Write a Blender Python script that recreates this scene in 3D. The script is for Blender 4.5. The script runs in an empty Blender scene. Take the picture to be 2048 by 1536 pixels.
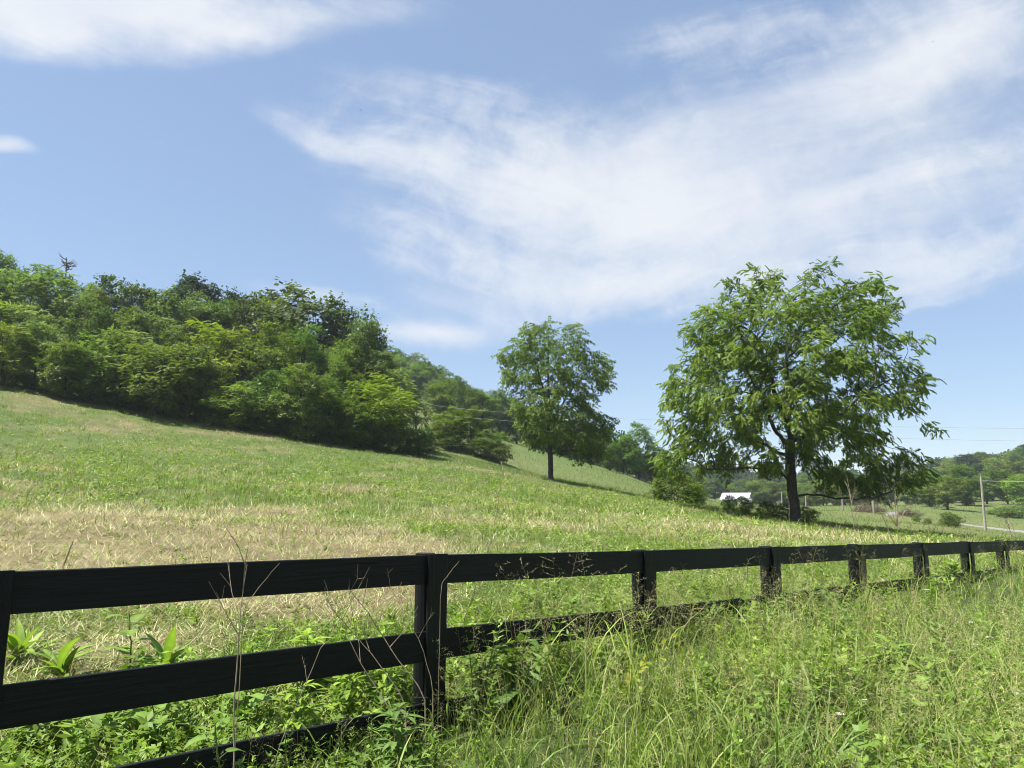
import bpy, math
import numpy as np
from mathutils import Vector

scene = bpy.context.scene
rad = math.radians
rng = np.random.default_rng(11)

# ------------------------------------------------------------------ camera, sky, sun, exposure
CAM_H, PITCH, F = 1.68, rad(8.58), 1538.0          # focal length in pixels of a 2048 wide frame
cam_data = bpy.data.cameras.new("camera")
cam_data.sensor_width = 36.0
cam_data.lens = F / 2048 * 36.0
cam_data.clip_end = 5000
cam = bpy.data.objects.new("camera", cam_data)
scene.collection.objects.link(cam)
cam.location = (0, 0, CAM_H)
cam.rotation_euler = (rad(90) + PITCH, 0, 0)
scene.camera = cam

SUN_AZ, SUN_EL = rad(-104), rad(62)                 # left of straight ahead, high
sun_dir = Vector((math.sin(SUN_AZ) * math.cos(SUN_EL), math.cos(SUN_AZ) * math.cos(SUN_EL), math.sin(SUN_EL)))
sun_data = bpy.data.lights.new("sun", 'SUN')
sun_data.energy = 5.0
sun_data.angle = rad(0.53)
sun_data.color = (1.0, 0.975, 0.93)
sun = bpy.data.objects.new("sun", sun_data)
sun.rotation_euler = (-sun_dir).to_track_quat('-Z', 'Y').to_euler()
sun.location = (-40, 30, 80)
scene.collection.objects.link(sun)

scene.view_settings.view_transform = 'Standard'
scene.view_settings.look = 'None'
scene.view_settings.exposure = 1.36
scene.view_settings.gamma = 1.0
scene.cycles.max_bounces = 8
scene.cycles.diffuse_bounces = 3
scene.cycles.glossy_bounces = 2
scene.cycles.transmission_bounces = 4
scene.cycles.volume_bounces = 1
scene.cycles.caustics_reflective = False
scene.cycles.caustics_refractive = False
scene.cycles.filter_width = 1.0
scene.cycles.use_denoising = True
scene.cycles.denoising_input_passes = 'RGB_ALBEDO_NORMAL'
scene.cycles.denoising_prefilter = 'ACCURATE'


def pix_dir(px, py):
    """world direction through a pixel of the 2048 x 1536 photograph"""
    a, b = (px - 1024) / F, (768 - py) / F
    c, s = math.cos(PITCH), math.sin(PITCH)
    return np.array([a, c - b * s, s + b * c])


def at(px, py, Y):
    d = pix_dir(px, py)
    return np.array([0, 0, CAM_H]) + d * (Y / d[1])


class Nodes:
    """small helper to write shader maths"""
    def __init__(self, tree):
        self.t = tree

    def new(self, kind, **kw):
        n = self.t.nodes.new(kind)
        for k, v in kw.items():
            setattr(n, k, v)
        return n

    def put(self, sock, v):
        if isinstance(v, (int, float)):
            sock.default_value = v
        elif isinstance(v, (tuple, list)):
            sock.default_value = v
        else:
            self.t.links.new(v, sock)

    def m(self, op, a, b=0.0, c=0.0, clamp=False):
        n = self.new('ShaderNodeMath', operation=op, use_clamp=clamp)
        self.put(n.inputs[0], a); self.put(n.inputs[1], b); self.put(n.inputs[2], c)
        return n.outputs[0]

    def smooth(self, v, lo, hi, a=0.0, b=1.0):
        n = self.new('ShaderNodeMapRange', interpolation_type='SMOOTHSTEP')
        self.put(n.inputs[0], v)
        for i, x in enumerate((lo, hi, a, b)):
            n.inputs[1 + i].default_value = x
        return n.outputs[0]

    def xyz(self, x, y, z=0.0):
        n = self.new('ShaderNodeCombineXYZ')
        self.put(n.inputs[0], x); self.put(n.inputs[1], y); self.put(n.inputs[2], z)
        return n.outputs[0]

    def noise(self, vec, scale, detail=4.0, rough=0.55, dist=0.0):
        n = self.new('ShaderNodeTexNoise')
        if vec is not None:
            self.t.links.new(vec, n.inputs['Vector'])
        n.inputs['Scale'].default_value = scale
        n.inputs['Detail'].default_value = detail
        n.inputs['Roughness'].default_value = rough
        n.inputs['Distortion'].default_value = dist
        return n.outputs[0]

    def mix(self, f, a, b):
        n = self.new('ShaderNodeMix', data_type='RGBA')
        self.put(n.inputs[0], f); self.put(n.inputs[6], a); self.put(n.inputs[7], b)
        return n.outputs[2]


def build_world():
    w = bpy.data.worlds.new("World")
    scene.world = w
    w.use_nodes = True
    t = w.node_tree
    t.nodes.clear()
    N = Nodes(t)
    sky = N.new('ShaderNodeTexSky', sky_type='NISHITA', sun_disc=False, sun_elevation=SUN_EL,
                sun_rotation=SUN_AZ, altitude=200, air_density=1.0, dust_density=0.3, ozone_density=2.2)
    bg = N.new('ShaderNodeBackground')
    bg.inputs[1].default_value = 0.074
    # an even blue is mixed in to flatten the brightening towards the horizon
    t.links.new(N.mix(0.55, sky.outputs[0], (1.72, 2.40, 3.58, 1)), bg.inputs[0])
    tc = N.new('ShaderNodeTexCoord')
    sep = N.new('ShaderNodeSeparateXYZ')
    t.links.new(tc.outputs['Generated'], sep.inputs[0])
    X, Y, Z = sep.outputs
    Yc = N.m('MAXIMUM', Y, 0.12)
    u = N.m('DIVIDE', X, Yc)
    v = N.m('DIVIDE', Z, Yc)
    uv = N.xyz(u, v)

    def loc(px, py):
        d = pix_dir(px, py)
        return d[0] / d[1], d[2] / d[1]

    # warp the cloud field so that no edge is a clean ellipse
    wa = N.m('MULTIPLY', N.m('SUBTRACT', N.noise(uv, 2.3, 3.0), 0.5), 0.13)
    wb = N.m('MULTIPLY', N.m('SUBTRACT', N.noise(N.xyz(v, u, 3.1), 3.1, 4.0), 0.5), 0.09)
    uw, vw = N.m('ADD', u, wa), N.m('ADD', v, wb)

    def blob(px, py, rx, ry, ang, wt, soft=1.0):
        cu, cv = loc(px, py)
        a = rad(ang)
        du, dv = N.m('SUBTRACT', uw, cu), N.m('SUBTRACT', vw, cv)
        p = N.m('ADD', N.m('MULTIPLY', du, math.cos(a)), N.m('MULTIPLY', dv, math.sin(a)))
        q = N.m('SUBTRACT', N.m('MULTIPLY', dv, math.cos(a)), N.m('MULTIPLY', du, math.sin(a)))
        p = N.m('DIVIDE', p, rx / F * 1.1)
        q = N.m('DIVIDE', q, ry / F * 1.1)
        r2 = N.m('ADD', N.m('MULTIPLY', p, p), N.m('MULTIPLY', q, q))
        return N.m('MULTIPLY', N.m('EXPONENT', N.m('MULTIPLY', r2, -1.0 * soft)), wt)

    def total(items):
        s = None
        for it in items:
            b = blob(*it)
            s = b if s is None else N.m('ADD', s, b)
        return s

    thick = total([  # angle is counter-clockwise, px sizes are e-fold radii
        (150, 20, 340, 72, 3, 1.05), (480, 58, 310, 46, 8, 0.72), (80, 95, 110, 45, 0, .7), (30, -30, 500, 80, 0, 1.0),
        (1040, 350, 340, 85, -10, 0.60), (1330, 300, 260, 60, 22, 0.40), (1290, 460, 400, 110, 0, 0.52),
        (1700, 190, 340, 90, 26, 0.60), (1950, 40, 260, 140, 25, 0.75), (1650, 420, 420, 110, 15, 0.42), (1950, 430, 260, 200, 0, .22),
        (1180, 590, 330, 34, 4, 0.60), (850, 676, 120, 22, 3, 1.0), (10, 308, 55, 16, -12, 0.8), (1500, 340, 680, 260, 12, .36),
    ])
    thin = total([
        (690, 275, 230, 34, -18, 0.30), (880, 300, 300, 60, -16, 0.45), (900, 210, 330, 70, -14, 0.42), (1000, 470, 360, 110, -10, 0.50), (1080, 560, 300, 50, -5, .4),
        (1500, 120, 420, 110, 15, 0.35), (1850, 520, 330, 60, 14, 0.75), (1450, 70, 260, 50, 10, .35), (1900, 330, 300, 70, 20, 0.45),
        (650, 600, 130, 22, -14, 0.50), (300, 285, 160, 12, 0, 0.25), (1080, 640, 300, 20, 0, 0.25), (1780, 610, 150, 14, 14, .4),
        (1500, 840, 900, 70, 0, .12),
    ])

    def streak(ang, sx, sy, z):
        a = rad(ang)
        p = N.m('ADD', N.m('MULTIPLY', uw, math.cos(a)), N.m('MULTIPLY', vw, math.sin(a)))
        q = N.m('SUBTRACT', N.m('MULTIPLY', vw, math.cos(a)), N.m('MULTIPLY', uw, math.sin(a)))
        return N.noise(N.xyz(N.m('MULTIPLY', p, sx), N.m('MULTIPLY', q, sy), z), 1.0, 7.0, 0.60, 0.35)

    uw_v = N.xyz(uw, vw)
    s_left = streak(-20, 2.0, 17.0, 1.0)
    s_right = streak(17, 1.8, 15.0, 4.0)
    side = N.smooth(u, -0.12, 0.30)
    st = N.m('ADD', N.m('MULTIPLY', s_left, N.m('SUBTRACT', 1.0, side)), N.m('MULTIPLY', s_right, side))
    puff = N.noise(uv, 6.5, 8.0, 0.62, 0.25)
    tex = N.m('ADD', N.m('MULTIPLY', st, 0.62), N.m('MULTIPLY', puff, 0.38))
    fine = N.noise(uw_v, 17.0, 8.0, 0.66, 0.4)
    tex = N.m('ADD', N.m('MULTIPLY', tex, 0.72), N.m('MULTIPLY', fine, 0.28))
    e = N.m('SUBTRACT', tex, 0.49)
    d1 = N.m('MULTIPLY', N.m('MULTIPLY_ADD', e, 2.5, thick), N.smooth(thick, 0.04, 0.35))
    a1 = N.smooth(d1, -0.10, 1.60, 0.0, 0.99)
    d2 = N.m('MULTIPLY', N.m('MULTIPLY_ADD', e, 3.4, thin), N.smooth(thin, 0.02, 0.40))
    a2 = N.smooth(d2, 0.08, 1.15, 0.0, 0.72)
    alpha = N.m('SUBTRACT', 1.0, N.m('MULTIPLY', N.m('SUBTRACT', 1.0, a1), N.m('SUBTRACT', 1.0, a2)))
    front = N.smooth(Y, 0.02, 0.25)
    back = N.m('MULTIPLY', N.m('SUBTRACT', 1.0, front), N.smooth(N.noise(tc.outputs['Generated'], 2.2, 5.0), 0.45, 0.7, 0.0, 0.6))
    alpha = N.m('ADD', N.m('MULTIPLY', alpha, front), back)
    alpha = N.m('MULTIPLY', alpha, N.smooth(Z, -0.01, 0.06))
    alpha = N.m('MINIMUM', alpha, 0.93)
    cl = N.new('ShaderNodeBackground')
    shade = N.smooth(N.noise(uv, 3.0, 4.0), 0.3, 0.7)
    t.links.new(N.mix(shade, (0.66, 0.69, 0.755, 1), (0.735, 0.755, 0.775, 1)), cl.inputs[0])
    cl.inputs[1].default_value = 0.475
    mx = N.new('ShaderNodeMixShader')
    t.links.new(alpha, mx.inputs[0])
    t.links.new(bg.outputs[0], mx.inputs[1])
    t.links.new(cl.outputs[0], mx.inputs[2])
    out = N.new('ShaderNodeOutputWorld')
    t.links.new(mx.outputs[0], out.inputs[0])
    return w


build_world()

# ------------------------------------------------------------------ helpers


def prop(o, label=None, cat=None, group=None, kind=None):
    if label: o['label'] = label
    if cat: o['category'] = cat
    if group: o['group'] = group
    if kind: o['kind'] = kind
    return o


def empty(name, loc, label, cat, group=None, rz=0.0):
    o = bpy.data.objects.new(name, None)
    o.empty_display_size = 0.2
    o.location = loc
    o.rotation_euler = (0, 0, rz)
    scene.collection.objects.link(o)
    return prop(o, label, cat, group)


def link_mesh(name, me, parent=None):
    o = bpy.data.objects.new(name, me)
    scene.collection.objects.link(o)
    if parent is not None:
        o.parent = parent
    return o


def copy_tree(o, parent=None):
    c = o.copy()
    scene.collection.objects.link(c)
    if parent is not None:
        c.parent = parent
    for ch in [x for x in o.children]:
        copy_tree(ch, c)
    return c


class Geo:
    """collects quads and colours, then makes one mesh"""
    def __init__(self):
        self.V, self.Fc, self.C, self.n = [], [], [], 0

    def add(self, V, Fq, C):
        V = np.asarray(V, float).reshape(-1, 3)
        Fq = np.asarray(Fq, np.int64).reshape(-1, 4)
        C = np.asarray(C, float)
        if C.ndim == 1:
            C = np.tile(C[:3], (len(V), 1))
        self.V.append(V); self.Fc.append(Fq + self.n); self.C.append(C[:, :3])
        self.n += len(V)

    def mesh(self, name, mat, smooth=False):
        V = np.concatenate(self.V); Fq = np.concatenate(self.Fc); C = np.concatenate(self.C)
        return make_mesh(name, V, Fq, mat, C, smooth)


def make_mesh(name, V, Fq, mat, C=None, smooth=False):
    me = bpy.data.meshes.new(name)
    nv, nf = len(V), len(Fq)
    me.vertices.add(nv)
    me.vertices.foreach_set('co', np.ascontiguousarray(V, np.float32).ravel())
    me.loops.add(nf * 4)
    me.loops.foreach_set('vertex_index', np.ascontiguousarray(Fq, np.int32).ravel())
    me.polygons.add(nf)
    me.polygons.foreach_set('loop_start', np.arange(0, nf * 4, 4, dtype=np.int32))
    me.polygons.foreach_set('use_smooth', np.full(nf, bool(smooth)))
    if C is not None:
        ca = me.color_attributes.new('col', 'FLOAT_COLOR', 'POINT')
        ca.data.foreach_set('color', np.ascontiguousarray(np.c_[C, np.ones(nv)], np.float32).ravel())
    me.update(calc_edges=True)
    me.validate()
    if mat: me.materials.append(mat)
    return me


def hash2(ix, iy, seed):
    h = (ix.astype(np.int64) * 374761393 + iy.astype(np.int64) * 668265263 + seed * 974711) & 0x7fffffff
    h = ((h ^ (h >> 13)) * 1274126177) & 0x7fffffff
    return ((h ^ (h >> 16)) & 0xffff) / 65535.0


def vnoise(x, y, scale, seed=0):
    x, y = np.asarray(x) / scale, np.asarray(y) / scale
    ix, iy = np.floor(x), np.floor(y)
    fx, fy = x - ix, y - iy
    fx, fy = fx * fx * (3 - 2 * fx), fy * fy * (3 - 2 * fy)
    a, b = hash2(ix, iy, seed), hash2(ix + 1, iy, seed)
    c, d = hash2(ix, iy + 1, seed), hash2(ix + 1, iy + 1, seed)
    return (a * (1 - fx) + b * fx) * (1 - fy) + (c * (1 - fx) + d * fx) * fy


def fbm(x, y, scale, seed=0, oct=3):
    s, w, tot = 0, 1.0, 0
    for k in range(oct):
        s = s + w * vnoise(x, y, scale / 2 ** k, seed + k * 17)
        tot += w; w *= 0.5
    return s / tot


# ------------------------------------------------------------------ terrain heights
ctrl = []
for (x, y, z) in [(0, 0, 0), (-3, 1, 0.05), (-6, 3, .25), (3, 0, -.05), (6, 3, -.2), (12, 8, -.5), (2, 3, 0), (-3, 4.5, .12), (20, 12, -.8),
                  (0, -20, 0), (-30, -20, 3), (30, -20, -1.5), (-15, 5, 1.6), (60, 20, -3), (-60, 30, 11), (120, 60, -4.5)]:
    ctrl.append((x, y, z))
for (px, py, Y) in [
    (865, 1465, 5.4), (1290, 1285, 7.1), (1540, 1220, 8.9), (1845, 1170, 12.2), (2010, 1140, 15.6), (100, 1450, 5.2),
    (0, 1085, 12), (0, 1000, 19), (0, 900, 34), (0, 830, 46), (0, 768, 58),
    (200, 1050, 14), (200, 960, 26), (200, 880, 42), (200, 812, 58),
    (400, 1060, 14.5), (400, 1000, 22), (400, 930, 36), (400, 846, 60),
    (650, 1060, 15.5), (650, 990, 27), (650, 930, 42), (650, 882, 63),
    (835, 1060, 16.5), (835, 1000, 28), (835, 950, 43), (835, 908, 65),
    (1100, 1075, 16), (1100, 1030, 26), (1100, 990, 42), (1100, 960, 61),
    (1350, 1080, 17), (1350, 1045, 27), (1350, 1012, 50),
    (1460, 1026, 44), (1590, 1085, 20), (1590, 1046, 42), (1700, 1068, 38), (1850, 1075, 36), (2000, 1082, 40),
    (900, 893, 88), (1010, 930, 90), (830, 898, 85), (850, 850, 120), (870, 836, 150), (1100, 908, 135), (1200, 945, 110), (1300, 988, 85), (1260, 950, 130),
    (1600, 1048, 62), (1620, 1022, 110), (1700, 1042, 85), (1750, 1024, 115), (1480, 1014, 190), (1560, 1015, 150), (1475, 1019, 120), (1475, 1020, 90), (1475, 1018, 150), (1400, 1002, 120), (1420, 1008, 90),
    (1850, 1050, 80), (1961, 1067, 105), (2040, 1064, 115), (1900, 1068, 75), (1850, 1018, 150), (1890, 1020, 150), (1950, 1010, 175), (2040, 1030, 150), (1700, 1012, 170),
]:
    p = at(px, py, Y)
    ctrl.append(tuple(p))
for (px, Y, z) in [  # ground under the woods
    (100, 110, 23), (400, 118, 22), (600, 92, 13), (740, 74, 8.2), (250, 80, 13.5), (0, 80, 16),
    (850, 220, 30), (1000, 260, 27), (1200, 285, 15), (1300, 280, 6), (1400, 300, 3), (400, 260, 45), (0, 260, 52),
    (2048, 350, 15), (2300, 330, 20), (1900, 330, 6), (1700, 400, 3), (1450, 520, 9), (1300, 600, 14), (1000, 600, 45), (2500, 600, 40),
    (2048, 250, 5), (1900, 240, 2.2), (2500, 200, 4), (400, 600, 70), (-600, 300, 55), (-900, 120, 30), (1600, 900, 15), (2100, 900, 30),
]:
    p = at(px, 768, Y)
    ctrl.append((p[0], p[1], z))
ctrl = np.array(ctrl)


def _tps_k(d2):
    return np.where(d2 > 1e-12, 0.5 * d2 * np.log(np.maximum(d2, 1e-12)), 0.0)


_S = 100.0
_cx = ctrl[:, :2] / _S
_n = len(ctrl)
_d2 = ((_cx[:, None] - _cx[None]) ** 2).sum(-1)
_A = np.zeros((_n + 3, _n + 3))
_A[:_n, :_n] = _tps_k(_d2) + np.eye(_n) * 2e-4
_A[:_n, _n:] = np.c_[np.ones(_n), _cx]
_A[_n:, :_n] = _A[:_n, _n:].T
_w = np.linalg.solve(_A, np.r_[ctrl[:, 2], 0, 0, 0])


def height(x, y):
    x, y = np.atleast_1d(np.asarray(x, float)), np.atleast_1d(np.asarray(y, float))
    sh = x.shape
    x, y = x.ravel(), y.ravel()
    out = np.empty(len(x))
    for i in range(0, len(x), 20000):
        p = np.c_[x[i:i + 20000], y[i:i + 20000]]
        r = np.hypot(p[:, 0], p[:, 1])
        lim = np.minimum(1.0, 700.0 / np.maximum(r, 1e-6))      # beyond 700 m keep the last height
        q = p * lim[:, None] / _S
        d2 = ((q[:, None] - _cx[None]) ** 2).sum(-1)
        z = _tps_k(d2) @ _w[:_n] + _w[_n] + q @ _w[_n + 1:]
        near = np.clip(r / 12, 0.15, 1)
        hum = np.clip((r - 6) / 4, 0, 1) * np.clip((75 - r) / 20, 0, 1)
        z = z + hum * 0.16 * (fbm(p[:, 0], p[:, 1], 1.1, 13, 3) - .5)
        z = z + near * (0.10 * (fbm(p[:, 0], p[:, 1], 5.0, 3) - .5) + 0.35 * (fbm(p[:, 0], p[:, 1], 26.0, 5) - .5) * np.clip(r / 40, 0, 1))
        out[i:i + 20000] = z
    return out.reshape(sh)


def hgt(x, y):
    return float(height([x], [y])[0])


def ground_at(px, py, y0=3.0, y1=400.0):
    """where the ray through a pixel meets the ground"""
    d = pix_dir(px, py)
    Y = np.exp(np.linspace(math.log(y0), math.log(y1), 700))
    P = np.array([0, 0, CAM_H]) + d[None] * (Y / d[1])[:, None]
    h = height(P[:, 0], P[:, 1])
    below = np.nonzero(P[:, 2] < h)[0]
    i = below[0] if len(below) else len(Y) - 1
    return np.array([P[i, 0], P[i, 1], h[i]])


# the fence line: posts seen at these columns, tops at these rows
FD = np.array([math.sin(rad(45.8)), math.cos(rad(45.8))])        # along the fence, away from the camera
FN = np.array([FD[1], -FD[0]])                                   # its near side
F1 = at(866, 1109, 5.35)


def fence_sd(x, y):
    return (x - F1[0]) * FN[0] + (y - F1[1]) * FN[1]


def fence_t(x, y):
    return (x - F1[0]) * FD[0] + (y - F1[1]) * FD[1]


# ------------------------------------------------------------------ materials
def new_mat(name):
    m = bpy.data.materials.new(name)
    m.use_nodes = True
    m.node_tree.nodes.clear()
    return m, Nodes(m.node_tree)


def leaf_material(name, trans=0.42, gain=(1.25, 1.35, 0.75), rough=0.5, vary=0.0, spec=0.22):
    m, N = new_mat(name)
    t = m.node_tree
    at_ = N.new('ShaderNodeAttribute', attribute_name='col')
    col = at_.outputs['Color']
    if vary:
        oi = N.new('ShaderNodeObjectInfo')
        hs = N.new('ShaderNodeHueSaturation')
        N.put(hs.inputs['Hue'], N.m('MULTIPLY_ADD', oi.outputs['Random'], 0.045 * vary, 0.5 - 0.022 * vary))
        r2 = N.m('FRACT', N.m('MULTIPLY', oi.outputs['Random'], 7.31))
        N.put(hs.inputs['Value'], N.m('MULTIPLY_ADD', r2, 0.50 * vary, 1 - 0.25 * vary))
        N.put(hs.inputs['Saturation'], N.m('MULTIPLY_ADD', N.m('FRACT', N.m('MULTIPLY', oi.outputs['Random'], 3.77)), 0.24 * vary, 1 - .14 * vary))
        t.links.new(col, hs.inputs['Color'])
        col = hs.outputs[0]
    p = N.new('ShaderNodeBsdfPrincipled')
    p.inputs['Roughness'].default_value = rough
    p.inputs['Specular IOR Level'].default_value = spec
    t.links.new(col, p.inputs['Base Color'])
    tr = N.new('ShaderNodeBsdfTranslucent')
    g = N.new('ShaderNodeMix', data_type='RGBA', blend_type='MULTIPLY')
    g.inputs[0].default_value = 1.0
    t.links.new(col, g.inputs[6])
    g.inputs[7].default_value = (*gain, 1)
    t.links.new(g.outputs[2], tr.inputs['Color'])
    mx = N.new('ShaderNodeMixShader')
    mx.inputs[0].default_value = trans
    t.links.new(p.outputs[0], mx.inputs[1]); t.links.new(tr.outputs[0], mx.inputs[2])
    o = N.new('ShaderNodeOutputMaterial')
    t.links.new(mx.outputs[0], o.inputs[0])
    return m


def plain_material(name, c1, c2, scale, rough=0.8, bump=0.3, stretch=(1, 1, 1), spec=0.3, dist=0.02, detail=6.0, worn=None):
    m, N = new_mat(name)
    t = m.node_tree
    tc = N.new('ShaderNodeTexCoord')
    mp = N.new('ShaderNodeMapping')
    mp.inputs['Scale'].default_value = stretch
    t.links.new(tc.outputs['Object'], mp.inputs[0])
    n = N.noise(mp.outputs[0], scale, detail, 0.6)
    f = N.smooth(n, 0.3, 0.7)
    p = N.new('ShaderNodeBsdfPrincipled')
    p.inputs['Specular IOR Level'].default_value = spec
    col = N.mix(f, (*c1, 1), (*c2, 1))
    if worn:
        mp2 = N.new('ShaderNodeMapping'); mp2.inputs['Scale'].default_value = tuple(a * 2.2 for a in stretch)
        t.links.new(tc.outputs['Object'], mp2.inputs[0])
        w = N.m('MULTIPLY', N.smooth(N.noise(mp2.outputs[0], scale, 6, .7), .52, .74), N.smooth(N.noise(tc.outputs['Object'], 1.7, 4), .42, .68))
        col = N.mix(w, col, (*worn, 1))
    t.links.new(col, p.inputs['Base Color'])
    N.put(p.inputs['Roughness'], N.m('MULTIPLY_ADD', n, 0.2, rough - 0.1))
    b = N.new('ShaderNodeBump')
    b.inputs['Strength'].default_value = bump
    b.inputs['Distance'].default_value = dist
    t.links.new(n, b.inputs['Height']); t.links.new(b.outputs[0], p.inputs['Normal'])
    o = N.new('ShaderNodeOutputMaterial')
    t.links.new(p.outputs[0], o.inputs[0])
    return m


M_leaf = leaf_material("tree_leaf", 0.42, (1.35, 1.55, 0.7))
M_leaf_v = leaf_material("wood_leaf", 0.40, (1.35, 1.55, 0.7), vary=1.0)
M_grass = leaf_material("grass_blade", 0.30, gain=(1.3, 1.45, 0.7), rough=0.5, spec=0.18)
M_straw = leaf_material("straw", 0.18, gain=(1, 1, 1), rough=0.5)
M_weed = leaf_material("weed_leaf", 0.34, gain=(1.4, 1.5, 0.6), rough=0.5, spec=0.2)
M_bark = plain_material("bark", (0.028, 0.023, 0.019), (0.085, 0.072, 0.06), 9, 0.9, 0.9, (3, 3, 0.6), dist=0.05)
M_stem = plain_material("stem", (0.06, 0.1, 0.02), (0.1, 0.16, 0.04), 20, 0.6, 0.1)
M_dead = plain_material("dead_stem", (0.17, 0.12, 0.075), (0.32, 0.25, 0.17), 14, 0.8, 0.2, (4, 4, .5))
M_fence = plain_material("black_fence_paint", (0.0022, 0.0028, 0.0033), (0.0062, 0.0068, 0.0072), 3.0, 0.55, 0.9, (.8, 16, 16), 0.22, 0.008, 9.0, (0.019, 0.019, 0.018))
M_fence_up = plain_material("black_fence_paint_upright", (0.0022, 0.0028, 0.0033), (0.0062, 0.0068, 0.0072), 3.0, 0.55, 0.9, (16, 16, .8), 0.22, 0.008, 9.0, (0.019, 0.019, 0.018))
M_brush = plain_material("brush_wood", (0.06, 0.044, 0.03), (0.14, 0.105, 0.07), 6, 0.9, 0.2)
M_pole = plain_material("weathered_pole", (0.17, 0.14, 0.115), (0.33, 0.29, 0.25), 2, 0.85, 0.3, (6, 6, .4))
M_wire = plain_material("wire", (0.22, 0.23, 0.24), (0.34, 0.34, 0.34), 1, 0.35, 0.0, spec=0.6)
M_metal = plain_material("tin_roof", (0.27, 0.28, 0.30), (0.38, 0.39, 0.41), 0.5, 0.35, 0.1, spec=0.6)
M_board = plain_material("grey_siding", (0.62, 0.62, 0.63), (0.72, 0.72, 0.72), 1.5, 0.7, 0.2, (1, 1, 8))
M_road = plain_material("pale_gravel", (0.15, 0.145, 0.125), (0.23, 0.22, 0.19), 3, 0.9, 0.3)
M_petal = plain_material("white_petal", (0.62, 0.62, 0.58), (0.8, 0.8, 0.77), 30, 0.6, 0.0)
M_insul = plain_material("insulator", (0.25, 0.2, 0.18), (0.4, 0.36, 0.33), 5, 0.3, 0.0)

# ------------------------------------------------------------------ the ground
PATCH = []                                           # straw patches: centre, radii along and across the view, weight
for (px, py, ra, rb, wt) in [
    (330, 1075, 4.2, 2.6, 1.0), (560, 1105, 3.2, 1.6, .9), (180, 1035, 4.0, 1.6, .6), (60, 1110, 2.5, 1.5, .65), (330, 1005, 5, 1.2, .25),
    (640, 1020, 4.5, 2.2, .4), (1180, 1060, 5, 1.1, .55), (1400, 1056, 4.0, 1.3, .5), (1520, 1058, 4, 1.6, .45), (1040, 1042, 3, 1.0, .45),
    (760, 1180, 1.6, .9, .9), (560, 1200, 1.4, .7, .8), (300, 1290, .7, .4, .5), (60, 795, 5, 2, .45), (150, 830, 7, 2, .2), (330, 858, 7, 2, .15),
    (80, 985, 4, 1.3, .5), (450, 960, 7, 1.5, .25), (1700, 1078, 6, 2.5, .7), (1850, 1082, 6, 3, .5), (900, 1000, 4, 1.2, .3), (700, 975, 4, 1.5, .35),
]:
    g = ground_at(px, py)
    PATCH.append((g[0], g[1], ra, rb, wt))
PATCH = np.array(PATCH)


def straw_amount(x, y):
    x, y = np.asarray(x, float), np.asarray(y, float)
    s = np.zeros_like(x)
    for cx, cy, ra, rb, wt in PATCH:
        r = math.hypot(cx, cy)
        ux, uy = cx / r, cy / r
        dx, dy = x - cx, y - cy
        al, ac = dx * uy - dy * ux, dx * ux + dy * uy
        rb2 = rb * 1.5
        s = s + .70 * wt * np.exp(-(al / ra) ** 2 - (ac / rb2) ** 2)
    r = np.hypot(x, y)
    s = s + 1.25 * (fbm(x, y, 3.2, 41, 4) - 0.50) + 0.9 * (fbm(x, y, 0.9, 43, 3) - 0.5)
    s = s + 0.5 * (fbm(x * .5 + y * .1, y * 1.5 - x * .25, 2.4, 45, 3) - 0.5)
    s = (s + 0.15 - .45) * 1.45 + .45
    return np.clip(s, 0, 1) * np.clip((95 - r) / 25, 0, 1)


GREEN_A, GREEN_B = np.array([0.04, 0.07, 0.014]), np.array([0.085, 0.11, 0.028])
STRAW_A, STRAW_B = np.array([0.19, 0.16, 0.078]), np.array([0.10, 0.08, 0.042])


def ground_colour(x, y):
    x, y = np.asarray(x, float), np.asarray(y, float)
    r = np.hypot(x, y)
    n = fbm(x, y, 7, 7, 4)[..., None]
    green = GREEN_A + (GREEN_B - GREEN_A) * n
    # the far meadow is seeding grass: duller, with tan drifts and bright green strips
    far = np.clip((r - 62) / 25, 0, 1)[..., None]
    b = fbm(x + 0.5 * y, y * 2.2, 22, 9, 3)[..., None]
    mead = np.array([0.060, 0.105, 0.022]) * (1 - b) + np.array([0.125, 0.122, 0.048]) * b
    green = green * (1 - far) + mead * far
    s = straw_amount(x, y)[..., None]
    st = STRAW_A + (STRAW_B - STRAW_A) * fbm(x, y, 1.7, 21, 3)[..., None]
    c = green * (1 - s) + st * s
    ver = np.clip((fence_sd(x, y) + 0.5) / 1.0, 0, 1)[..., None] * (np.clip((30 - r) / 10, 0, 1))[..., None]
    thatch_shade = np.array([0.042, 0.062, 0.017])  # green thatch, toned dark to deepen the shadowed gaps in the verge
    return c * (1 - ver) + thatch_shade * ver


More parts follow.
